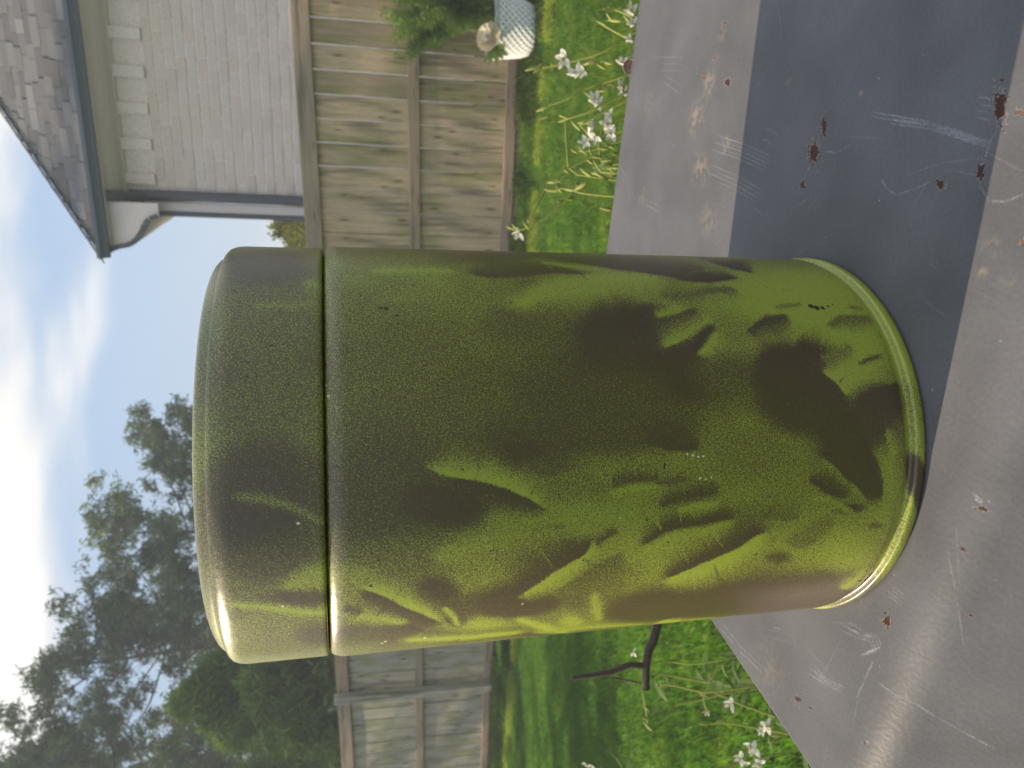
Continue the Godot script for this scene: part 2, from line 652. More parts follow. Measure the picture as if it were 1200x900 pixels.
	hn2 = (hn2 - hipd * hn2.dot(hipd)).normalized()
	var cap := MB.new()
	cap.box(Transform3D(), Vector3(0.22, 0.27, 0.014), 0.004)
	var cm := cap.mesh(sm[1])
	var capm2 := cap.mesh(sm[2])
	for k in 20:
		var t := Transform3D(Basis(hipd.cross(hn2).normalized(), hipd, hn2) * Basis(Vector3.RIGHT, 0.04), e0 + hipd * (0.11 + k * 0.24) + hn2 * 0.020)
		put("hip_cap", cm if k % 3 else capm2, roof, t)
	# curved return closing the eave at the corner
	var og := [Vector2(-2.07, 2.955), Vector2(-2.012, 2.893), Vector2(-1.963, 2.814), Vector2(-1.93, 2.729), Vector2(-1.917, 2.66), Vector2(-1.895, 2.60), Vector2(-1.86, 2.55), Vector2(-1.80, 2.50), Vector2(-1.734, 2.455), Vector2(-1.654, 2.42), Vector2(-1.60, 2.37), Vector2(-1.565, 2.28)]
	var poly := PackedVector2Array()
	for p in og:
		poly.append(p)
	poly.append(Vector2(-1.40, 2.28))
	poly.append(Vector2(-1.40, 2.84))
	put("cornice_return", slab_z(poly, 0.30, 0.335, E).mesh(trim), h)
	# the eave on the far side of the corner, same curve, running back
	var dark := paint(Color(0.065, 0.075, 0.095), 0.5)  # dark grey blue paint, deepened to hold the shading of the corner strips
	var edge := MB.new()
	for i in og.size() - 1:
		var a: Vector2 = og[i]
		var b: Vector2 = og[i + 1]
		var d := (b - a).normalized()
		var nn := Vector2(-d.y, d.x) * 0.055
		if nn.x < 0:
			nn = -nn
		for zz in [[0.345, 0.25]]:
			var A := Vector3(a.x, E + a.y, zz[0])
			var B := Vector3(b.x, E + b.y, zz[0])
			var C := Vector3(b.x + nn.x, E + b.y + nn.y, zz[0])
			var D := Vector3(a.x + nn.x, E + a.y + nn.y, zz[0])
			var bk := Vector3(0, 0, zz[1] - zz[0])
			edge.quad(A, B, C, D, Vector3.BACK)
			edge.quad(A, B, B + bk, A + bk, Vector3(-nn.x, -nn.y, 0))
			edge.quad(D, C, C + bk, D + bk, Vector3(nn.x, nn.y, 0))
	put("curved_trim", edge.mesh(dark), h)
	var eave := MB.new()
	for i in og.size() - 1:
		var A := Vector3(og[i].x, E + og[i].y, 0.25)
		var B := Vector3(og[i + 1].x, E + og[i + 1].y, 0.25)
		eave.quad(A, B, B + Vector3(0, 0, -5.5), A + Vector3(0, 0, -5.5), Vector3(-1, -1, 0))
	put("side_eave", eave.mesh(trim), h)
	# corner: downspout, pale board, edge board; shading sits in the dark paint
	var ds := MB.new()
	var dx := -1.345
	ds.tube([Vector3(dx + 0.02, E + 2.80, 0.36), Vector3(dx + 0.02, E + 2.74, 0.34), Vector3(dx, E + 2.62, 0.20), Vector3(dx, E + 2.50, 0.09), Vector3(dx, E + 2.42, 0.065), Vector3(dx, 0.2, 0.065)], [0.06, 0.06, 0.06, 0.06, 0.062, 0.062], 8)
	put("downspout", ds.mesh(dark), h)
	var cb := MB.new()
	cb.box(Transform3D(Basis(), Vector3(-1.475, (E + 2.5) / 2, 0.02)), Vector3(0.115, E + 2.5, 0.05), 0.006)
	put("corner_board", cb.mesh(trim), h)
	var db := MB.new()
	db.box(Transform3D(Basis(), Vector3(-1.56, (E + 2.32) / 2, 0.01)), Vector3(0.05, E + 2.32, 0.12), 0.006)
	put("edge_board", db.mesh(dark), h)

func extrude_x(prof: Array, x0: float, x1: float, dy: float) -> MB:
	var mb := MB.new()
	var mid := Vector2.ZERO
	for p in prof:
		mid += p
	mid /= prof.size()
	for i in prof.size():
		var a: Vector2 = prof[i]
		var b: Vector2 = prof[(i + 1) % prof.size()]
		var d := b - a
		var o := Vector2(d.y, -d.x)
		if o.dot((a + b) * 0.5 - mid) < 0:
			o = -o
		mb.quad(Vector3(x0, dy + a.y, a.x), Vector3(x1, dy + a.y, a.x), Vector3(x1, dy + b.y, b.x), Vector3(x0, dy + b.y, b.x), Vector3(0, o.y, o.x))
	var idx := Geometry2D.triangulate_polygon(PackedVector2Array(prof))
	for i in idx.size() / 3:
		for e in [[x0, -1.0], [x1, 1.0]]:
			var q := []
			for j in 3:
				var p: Vector2 = prof[idx[i * 3 + j]]
				q.append(Vector3(e[0], dy + p.y, p.x))
			mb.flat(q[0], q[1], q[2], Vector3(e[1], 0, 0))
	return mb

func slab_z(poly: PackedVector2Array, z0: float, z1: float, dy: float) -> MB:
	var mb := MB.new()
	var idx := Geometry2D.triangulate_polygon(poly)
	for i in idx.size() / 3:
		for e in [[z0, -1.0], [z1, 1.0]]:
			var q := []
			for j in 3:
				var p := poly[idx[i * 3 + j]]
				q.append(Vector3(p.x, dy + p.y, e[0]))
			mb.flat(q[0], q[1], q[2], Vector3(0, 0, e[1]))
	var mid := Vector2.ZERO
	for p in poly:
		mid += p
	mid /= poly.size()
	for i in poly.size():
		var a := poly[i]
		var b := poly[(i + 1) % poly.size()]
		var d := b - a
		var o := Vector2(d.y, -d.x)
		if o.dot((a + b) * 0.5 - mid) < 0:
			o = -o
		mb.quad(Vector3(a.x, dy + a.y, z0), Vector3(a.x, dy + a.y, z1), Vector3(b.x, dy + b.y, z1), Vector3(b.x, dy + b.y, z0), Vector3(o.x, o.y, 0))
	return mb

# ---------------------------------------------------------------- trees
func needle_tuft(n: int, length: float, wid: float, seed_: int, mat: Material, spread := 1.0) -> ArrayMesh:
	var mb := MB.new()
	var r := RandomNumberGenerator.new()
	r.seed = seed_
	for i in n:
		var d := Vector3(r.randf_range(-1, 1), r.randf_range(-0.5, 1.2), r.randf_range(-1, 1)).normalized()
		var s := d.cross(Vector3(r.randf_range(-1, 1), r.randf_range(-1, 1), r.randf_range(-1, 1))).normalized() * wid
		var o := Vector3(r.randf_range(-1, 1), r.randf_range(-1, 1), r.randf_range(-1, 1)) * length * 0.45 * spread
		var L := length * r.randf_range(0.6, 1.1)
		var k := r.randf_range(0.7, 1.25)
		mb.col = Color(k, k, k)
		var nn := s.cross(d).normalized()
		var mid := o + d * L * 0.5
		mb.tri(o, mid + s, mid - s, nn, nn, nn)
		mb.tri(mid + s, o + d * L, mid - s, nn, nn, nn)
	return mb.mesh(mat)

func pine(called: String, label: String, at: Vector3, H: float, crown0: float, spread: float, seed_: int, tufts: Array, bark: Material, dens: float, group: String, tint := Color.WHITE) -> void:
	var r := RandomNumberGenerator.new()
	r.seed = seed_
	var t := thing(called, label, "tree", Transform3D(Basis(), at), group)
	var tr := MB.new()
	var lean := Vector3(r.randf_range(-0.3, 0.3), 0, r.randf_range(-0.3, 0.3))
	var pts := []
	var rad := []
	for i in 12:
		var k := i / 11.0
		pts.append(Vector3(0, k * H, 0) + lean * k * k + Vector3(sin(k * 7.0 + seed_), 0, cos(k * 6.0)) * 0.05)
		rad.append(lerpf(0.17, 0.02, k) * H / 11.0)
	tr.tube(pts, rad, 7)
	var br := MB.new()
	var xf := []
	var cols := []
	var xf2 := []
	var cols2 := []
	var nb := int(H * (1.0 - crown0) * 6.5)
	for b in nb:
		var k := crown0 + (1.0 - crown0) * pow((b + r.randf()) / nb, 0.92)
		var o := Vector3(0, k * H, 0) + lean * k * k
		var kk := (k - crown0) / (1.0 - crown0)
		var L := spread * (0.35 + 0.75 * sin(PI * clampf(kk * 0.82 + 0.12, 0, 1))) * r.randf_range(0.45, 1.15)
		if kk > 0.88:
			L *= 0.6
		var az := r.randf() * TAU
		var up := r.randf_range(-0.12, 0.5) + kk * 0.35
		var d := Vector3(cos(az), up, sin(az)).normalized()
		var e := o + d * L + Vector3(0, L * 0.12, 0)
		var m := o + d * L * 0.5
		br.tube([o, m, e], [0.035 * (1.2 - kk), 0.022, 0.006], 4)
		var nc := int(2 + L * 2.2)
		for c in nc:
			var q := lerpf(0.35, 1.05, (c + r.randf()) / nc)
			var cp := o.lerp(e, q) + Vector3(r.randfn(0, 0.22), r.randfn(0.06, 0.16), r.randfn(0, 0.22)) * L * 0.45
			var cs := r.randf_range(0.18, 0.38) * (0.7 + 0.16 * spread)
			if r.randf() < 0.35:
				br.tube([o.lerp(e, q * 0.85), cp], [0.012, 0.004], 3)
			var shade := r.randf_range(0.7, 1.25)
			var nt := int(dens * r.randf_range(0.6, 1.3))
			for j in nt:
				var dv := Vector3(r.randfn(), r.randfn() * 0.75, r.randfn()) * cs * 0.52
				var bs := Basis.from_euler(Vector3(r.randf() * TAU, r.randf() * TAU, r.randf() * TAU)).scaled(Vector3.ONE * r.randf_range(0.7, 1.2))
				var col := Color(shade, shade * r.randf_range(0.95, 1.06), shade * r.randf_range(0.8, 1.1)) * tint
				if j % 2:
					xf.append(Transform3D(bs, cp + dv))
					cols.append(col)
				else:
					xf2.append(Transform3D(bs, cp + dv))
					cols2.append(col)
	put("trunk", tr.mesh(bark), t)
	put("branches", br.mesh(bark), t)
	many("crown", tufts[0], t, xf, cols)
	many("crown_inner", tufts[1], t, xf2, cols2)

func bush(called: String, label: String, at: Vector3, H: float, R: float, n: int, seed_: int, tuft: Mesh, bark: Material, cone := 0.5, category := "tree", group := "") -> Node3D:
	var r := RandomNumberGenerator.new()
	r.seed = seed_
	var t := thing(called, label, category, Transform3D(Basis(), at), group)
	var f := FastNoiseLite.new()
	f.seed = seed_
	f.frequency = 1.1 / R
	var tr := MB.new()
	tr.tube([Vector3.ZERO, Vector3(0.02, H * 0.5, 0), Vector3(0, H * 0.92, 0.02)], [0.04 * R, 0.025 * R, 0.005], 6)
	put("trunk", tr.mesh(bark), t)
	var br := MB.new()
	for i in 40:
		var k := r.randf_range(0.08, 0.9)
		var a := r.randf() * TAU
		var L := R * (1.0 - cone * k) * 0.8
		br.tube([Vector3(0, k * H * 0.85, 0), Vector3(cos(a) * L, k * H * 0.85 + L * 0.5, sin(a) * L)], [0.012 * R, 0.003], 3)
	put("branches", br.mesh(bark), t)
	var xf := []
	var cols := []
	for i in n:
		var k := r.randf()
		var prof := sin(PI * pow(clampf(k * 0.9 + 0.06, 0, 1), 0.8)) * (1.0 - cone * k) + 0.05
		var a := r.randf() * TAU
		var q := sqrt(r.randf_range(0.12, 1.0))
		var p := Vector3(cos(a) * q * R * prof * 1.25, k * H, sin(a) * q * R * prof * 1.25)
		var nz := f.get_noise_3dv(p)
		if nz < -0.18 and q > 0.55:
			continue
		p *= 1.0 + nz * 0.28
		var out := Vector3(cos(a), 0.55, sin(a)).normalized()
		var bs := Basis(Quaternion(Vector3.UP, out)) * Basis.from_euler(Vector3(r.randfn() * 0.5, r.randf() * TAU, r.randfn() * 0.5))
		var s := clampf(1.0 + nz * 1.2, 0.55, 1.5) * r.randf_range(0.85, 1.15)
		xf.append(Transform3D(bs.scaled(Vector3.ONE * r.randf_range(0.7, 1.25)), p))
		cols.append(Color(s, s, s * r.randf_range(0.7, 1.0)))
	many("crown", tuft, t, xf, cols)
	return t

func build_trees() -> void:
	var bark := mottled(Color(0.06, 0.045, 0.035), Color(0.14, 0.11, 0.085), 3.0, 0.95, 71, 1.0)
	var nm := leafy(Color(0.11, 0.155, 0.055), Color(0.55, 0.68, 0.2))
	var t1 := needle_tuft(20, 0.17, 0.017, 1, nm, 1.2)
	var t2 := needle_tuft(16, 0.20, 0.020, 2, nm, 1.2)
	var tufts := [t1, t2]
	var g := "tall pines behind the fence"
	var spots := [[-11.6, -21.0, 13.6, 0.22, 3.0, "leftmost tall pine rising out of the frame behind the fence"],
		[-9.2, -18.5, 9.9, 0.25, 2.5, "tall pine second from the left behind the fence"],
		[-6.6, -20.0, 9.2, 0.25, 2.5, "middle pine of the row behind the fence, left of the canister"],
		[-4.1, -21.5, 8.6, 0.28, 2.2, "pine just left of the canister lid, shorter than those further left"],
		[-1.35, -23.0, 7.9, 0.3, 1.6, "smallest pine, its pointed top showing above the canister lid"],
		[-13.5, -26.0, 13.0, 0.2, 3.0, "far pine at the left edge behind the nearer pines"],
		[-7.9, -27.0, 10.2, 0.2, 2.8, "far pine between the second and middle pines"]]
	var s := 40
	for p in spots:
		pine("pine_tree", p[5], on_ground(p[0], p[1]), p[2], p[3], p[4], s, tufts, bark, 8.5, g)
		s += 1
	# unseen pines added beyond the left edge to shade fence, wall and lawn
	var off := [[-14.5, -13.6, 15.0, 0.16, 3.0], [-12.8, -8.0, 6.4, 0.12, 2.3], [-18.0, -14.6, 16.5, 0.3, 3.2], [-15.8, -11.3, 13.0, 0.15, 1.7]]
	for p in off:
		pine("pine_tree", ["tall unseen pine added for shade outside the left edge nearest the fence line", "short unseen pine added for shade outside the left edge of the lawn", "tallest unseen pine added for shade far outside the left edge", "unseen pine added for shade outside the left edge behind the short one"][s - 47], on_ground(p[0], p[1]), p[2], p[3], p[4], s, tufts, bark, 1.7 if s == 47 else 3.5, "unseen shade pines added left of the lawn")
		s += 1
	var em := leafy(Color(0.11, 0.17, 0.04), Color(0.6, 0.75, 0.14))
	var et := needle_tuft(22, 0.17, 0.012, 5, em, 1.2)
	bush("evergreen_tree", "dense dark green evergreen behind the fence left of the canister", on_ground(-4.7, -12.2), 4.15, 1.55, 9000, 61, et, bark, 0.45)
	bush("evergreen_tree", "dark evergreen at the left edge behind the fence", on_ground(-7.4, -13.6), 3.9, 1.6, 6500, 62, et, bark, 0.4)
	var ym := leafy(Color(0.24, 0.26, 0.04), Color(0.7, 0.7, 0.12))
	var yt := needle_tuft(16, 0.10, 0.022, 6, ym, 1.6)
	bush("young_tree", "sunlit yellow green leafy tree between the canister and the house", on_ground(3.05, -15.2), 3.15, 0.95, 2600, 63, yt, bark, 0.3)

# ---------------------------------------------------------------- metal shelf
func shelf_basis() -> Array:
	var e1 := Vector3(0.9149, -0.006, 0.4036).normalized()
	var n := Vector3(-0.01084, 0.99921, 0.03824)
	var e2 := -n.cross(e1).normalized() * -1.0
	e2 = e1.cross(n).normalized()
	if e2.z < 0:
		e2 = -e2
	return [e1, n, e2]

func stroke(im: Image, a: Vector2, b: Vector2, w: float, col: Color, op: float, r: RandomNumberGenerator) -> void:
	var L := a.distance_to(b)
	var d := (b - a) / maxf(L, 0.001)
	var nx := Vector2(-d.y, d.x)
	for i in int(L * 1.5) + 1:
		var t := i / (L * 1.5 + 0.001)
		var p := a + d * (t * L)
		var k := op * r.randf_range(0.35, 1.1) * (1.0 if r.randf() > 0.2 else 0.1) * (0.35 + 0.65 * sin(PI * clampf(t, 0.02, 1.0)))
		var ww := int(ceil(w))
		for o in range(-ww, ww + 1):
			var q := p + nx * (o * 0.7 + r.randf_range(-0.3, 0.3))
			var f := clampf(1.0 - absf(o) / (w + 0.5), 0.0, 1.0)
			var x := int(q.x)
			var y := int(q.y)
			if x >= 0 and y >= 0 and x < im.get_width() and y < im.get_height():
				im.set_pixel(x, y, im.get_pixel(x, y).lerp(col, clampf(k * f, 0, 1)))

func build_shelf() -> void:
	var fr := shelf_basis()
	var e1: Vector3 = fr[0]
	var n: Vector3 = fr[1]
	var e2: Vector3 = fr[2]
	var U0 := -0.17
	var V0 := -0.33
	var SZ := 0.7
	var N := 1600
	var im := Image.create(N, N, false, Image.FORMAT_RGB8)
	var base := Color(0.104, 0.106, 0.116)
	var r := RandomNumberGenerator.new()
	r.seed = 3
	var f := FastNoiseLite.new()
	f.seed = 8
	f.frequency = 0.006
	f.fractal_octaves = 5
	var fi := FastNoiseLite.new()
	fi.seed = 18
	fi.frequency = 0.19
	fi.fractal_octaves = 3
	for y in N:
		var lowrow := f.get_noise_2d(0, y)
		for x in N:
			var a := fi.get_noise_2d(x, y)
			var k := 1.0 + 0.10 * a
			if (x + y) % 2 == 0:
				lowrow = f.get_noise_2d(x, y)
			k *= 1.0 + 0.24 * lowrow
			im.set_pixel(x, y, Color(base.r * k, base.g * k, base.b * k).linear_to_srgb())
	var px := N / SZ
	for d in DUST:
		var c := Vector2((d[0] - U0) * px, (d[1] - V0) * px)
		var R: float = d[2] * px
		for y in range(maxi(0, int(c.y - R * 1.6)), mini(N, int(c.y + R * 1.6))):
			for x in range(maxi(0, int(c.x - R * 1.6)), mini(N, int(c.x + R * 1.6))):
				var q := Vector2(x, y).distance_to(c) / R
				var s := exp(-q * q * 2.2) * clampf(0.5 + 1.6 * fi.get_noise_2d(x * 0.35 + 77, y * 0.35) + f.get_noise_2d(x * 3, y * 3), 0, 1)
				im.set_pixel(x, y, im.get_pixel(x, y).lerp(lin(0.26, 0.215, 0.17), clampf(s * d[3] * 3.0, 0.0, 0.75)))
	# small random wear all over the sheet
	for i in 700:
		var p := Vector2(r.randf() * N, r.randf() * N)
		if r.randf() < 0.55:
			var a := r.randf() * TAU
			var L := r.randf_range(5, 60)
			stroke(im, p, p + Vector2(cos(a), sin(a)) * L, 0.6, lin(0.32, 0.32, 0.35), r.randf_range(0.06, 0.3), r)
		else:
			stroke(im, p, p + Vector2(1.2, 0.5), r.randf_range(0.8, 1.8), lin(0.5, 0.49, 0.47) if r.randf() < 0.6 else lin(0.1, 0.05, 0.03), r.randf_range(0.3, 0.9), r)
	for s in SCRATCHES:
		stroke(im, Vector2((s[0] - U0) * px, (s[1] - V0) * px), Vector2((s[2] - U0) * px, (s[3] - V0) * px), maxf(0.7, s[4] * px * 0.8), lin(0.34, 0.36, 0.40), s[5] * r.randf_range(0.6, 1.25), r)
	for s in RUST:
		var c := Vector2((s[0] - U0) * px, (s[1] - V0) * px)
		var A := Vector2(s[2], s[3]) * px
		var B := Vector2(s[4], s[5]) * px
		var D := A.x * B.y - A.y * B.x
		var R := int(maxf(A.length(), B.length()) * 2.0) + 3
		for y in range(maxi(0, int(c.y) - R), mini(N, int(c.y) + R)):
			for x in range(maxi(0, int(c.x) - R), mini(N, int(c.x) + R)):
				var p := Vector2(x, y) - c
				var q := Vector2((p.x * B.y - p.y * B.x) / D, (A.x * p.y - A.y * p.x) / D)
				var L := q.length() * (1.0 + 0.9 * fi.get_noise_2d(x * 0.9 + 31, y * 0.9))
				if L < 1.0:
					var g := 0.5 + 0.5 * fi.get_noise_2d(x * 1.7, y * 1.7)
					var rc := Color(0.020, 0.010, 0.007).lerp(Color(0.085, 0.034, 0.021), g)
					if s[6] > 0.5:
						rc = Color(0.07, 0.04, 0.03).lerp(Color(0.17, 0.115, 0.09), g)
					im.set_pixel(x, y, rc.linear_to_srgb())
				elif L < 1.3:
					im.set_pixel(x, y, im.get_pixel(x, y).lerp(lin(0.30, 0.26, 0.24), 0.45))
	var m := StandardMaterial3D.new()
	m.albedo_texture = ImageTexture.create_from_image(im)
	m.roughness = 1.0
	m.roughness_texture = noise_tex(512, 0.012, 91, Color(0.44, 0.44, 0.44), Color(0.56, 0.56, 0.56), 4)
	m.metallic_specular = 0.30
	m.normal_enabled = true
	m.normal_texture = noise_tex(1024, 0.22, 92, Color.BLACK, Color.WHITE, 3, true, 2.0)
	m.normal_scale = 0.07
	m.uv1_scale = Vector3.ONE
	m.texture_repeat = true
	var t := thing("metal_shelf", "scratched grey painted metal shelf with rust chips and a rounded front edge", "shelf", Transform3D(Basis(e1, n, e2), BASE))
	# sheet cross-section along e2: flat, bend, slanted face, drop
	var SLT := deg_to_rad(52.0)
	var prof := [] # (z, y, arc, nz, ny)
	prof.append([-0.307, -0.05, -0.36, -1.0, 0.0])
	prof.append([-0.307, -0.003, -0.313, -1.0, 0.0])
	for i in 5:
		var a := PI / 2 * i / 4.0
		prof.append([-0.304 - 0.003 * cos(a), -0.003 + 0.003 * sin(a), -0.31 + i * 0.001, -cos(a), sin(a)])
	for i in 9:
		prof.append([lerpf(-0.30, HB, i / 8.0), 0.0, lerpf(-0.30, HB, i / 8.0), 0.0, 1.0])
	for i in range(1, 13):
		var a := SLT * i / 12.0
		prof.append([HB + RB * sin(a), -RB + RB * cos(a), HB + RB * a, sin(a), cos(a)])
	var zz: float = HB + RB * sin(SLT)
	var yy: float = -RB + RB * cos(SLT)
	for i in range(1, 5):
		var q := 0.13 * i / 4.0
		prof.append([zz + cos(SLT) * q, yy - sin(SLT) * q, HB + RB * SLT + q, sin(SLT), cos(SLT)])
	zz += cos(SLT) * 0.13
	yy -= sin(SLT) * 0.13
	prof.append([zz + 0.002, yy - 0.004, HB + RB * SLT + 0.134, 1.0, 0.0])
	prof.append([zz + 0.002, yy - 0.06, HB + RB * SLT + 0.19, 1.0, 0.0])
	var X0 := -0.158
	var X1 := 0.52
	var mb := MB.new()
	var nx := 12
	for i in prof.size() - 1:
		for k in nx:
			var xa := lerpf(X0 + 0.003, X1, k / float(nx))
			var xb := lerpf(X0 + 0.003, X1, (k + 1) / float(nx))
			var A := Vector3(xa, prof[i][1], prof[i][0])
			var B := Vector3(xb, prof[i][1], prof[i][0])
			var C := Vector3(xb, prof[i + 1][1], prof[i + 1][0])
			var D := Vector3(xa, prof[i + 1][1], prof[i + 1][0])
			var na := Vector3(0, prof[i][4], prof[i][3])
			var nc := Vector3(0, prof[i + 1][4], prof[i + 1][3])
			var ua := Vector2((xa - U0) / SZ, (prof[i][2] - V0) / SZ)
			var ub := Vector2((xb - U0) / SZ, (prof[i][2] - V0) / SZ)
			var uc := Vector2((xb - U0) / SZ, (prof[i + 1][2] - V0) / SZ)
			var ud := Vector2((xa - U0) / SZ, (prof[i + 1][2] - V0) / SZ)
			mb.tri(A, B, C, na, na, nc, ua, ub, uc)
			mb.tri(A, C, D, na, nc, nc, ua, uc, ud)
	# rounded left edge and left side
	for i in prof.size() - 1:
		var nA := Vector3(0, prof[i][4], prof[i][3])
		var nB := Vector3(0, prof[i + 1][4], prof[i + 1][3])
		var A := Vector3(X0 + 0.003, prof[i][1], prof[i][0])
		var B := Vector3(X0 + 0.003, prof[i + 1][1], prof[i + 1][0])
		var uu := Vector2((X0 - U0) / SZ, (prof[i][2] - V0) / SZ)
		for k in 3:
			var f0 := PI / 2 * k / 3.0
			var f1 := PI / 2 * (k + 1) / 3.0
			var o := Vector3(-0.003, 0, 0)
			var p0 := A - nA * 0.003 * (1 - cos(f0)) + o * sin(f0)
			var p1 := B - nB * 0.003 * (1 - cos(f0)) + o * sin(f0)
			var q0 := A - nA * 0.003 * (1 - cos(f1)) + o * sin(f1)
			var q1 := B - nB * 0.003 * (1 - cos(f1)) + o * sin(f1)
			var L := Vector3.LEFT
			mb.tri(p0, p1, q1, nA * cos(f0) + L * sin(f0), nB * cos(f0) + L * sin(f0), nB * cos(f1) + L * sin(f1), uu, uu, uu)
			mb.tri(p0, q1, q0, nA * cos(f0) + L * sin(f0), nB * cos(f1) + L * sin(f1), nA * cos(f1) + L * sin(f1), uu, uu, uu)
		mb.quad(A + Vector3(-0.003, -0.003, 0), B + Vector3(-0.003, -0.003, 0), Vector3(X0, -0.30, B.z), Vector3(X0, -0.30, A.z), Vector3.LEFT, uu, uu, uu, uu)
		mb.quad(Vector3(X1, A.y, A.z), Vector3(X1, B.y, B.z), Vector3(X1, -0.30, B.z), Vector3(X1, -0.30, A.z), Vector3.RIGHT, uu, uu, uu, uu)
	mb.quad(Vector3(X0, -0.05, -0.307), Vector3(X1, -0.05, -0.307), Vector3(X1, -0.30, -0.307), Vector3(X0, -0.30, -0.307), Vector3.FORWARD)
	mb.quad(Vector3(X0, yy - 0.06, zz + 0.002), Vector3(X1, yy - 0.06, zz + 0.002), Vector3(X1, -0.30, zz + 0.002), Vector3(X0, -0.30, zz + 0.002), Vector3.BACK)
	mb.quad(Vector3(X0, -0.30, -0.307), Vector3(X1, -0.30, -0.307), Vector3(X1, -0.30, zz + 0.002), Vector3(X0, -0.30, zz + 0.002), Vector3.DOWN)
	put("top", mb.mesh(m), t)
	var lm := paint(Color(0.09, 0.09, 0.095), 0.5)
	for q in [[X0 + 0.04, -0.27], [X1 - 0.04, -0.27], [X0 + 0.04, zz - 0.04], [X1 - 0.04, zz - 0.04]]:
		var l := MB.new()
		l.box(Transform3D(Basis(), Vector3(q[0], -0.71, q[1])), Vector3(0.04, 0.82, 0.04), 0.003)
		put("leg", l.mesh(lm), t)
	# little brown round head at the back edge
	var kb := MB.new()
	var kp := []
	for i in 9:
		var a := PI / 2 * i / 8.0
		kp.append(Vector2(0.0055 * cos(a), 0.005 * sin(a)))
	kb.lathe(kp, 20, 0.01)
	var km := mottled(Color(0.22, 0.13, 0.11), Color(0.6, 0.42, 0.37), 60.0, 0.5, 95, 0.0, 128, 0.05)
	put("round_stud", kb.mesh(km), self, Transform3D(Basis(e1, e2, -n).scaled_local(Vector3.ONE), BASE + e1 * 0.1735 + e2 * -0.3075 + n * -0.001))
	tag(get_node("round_stud"), "small round brown stud on the back edge of the metal shelf", "stud")
	var st: Node3D = get_node("round_stud")
	st.basis = Basis(e1, -e2, n)
	st.position = BASE + e1 * (0.2851 * 0.9149 - 0.2168 * 0.4036) + e2 * -0.307 + n * 0.0005

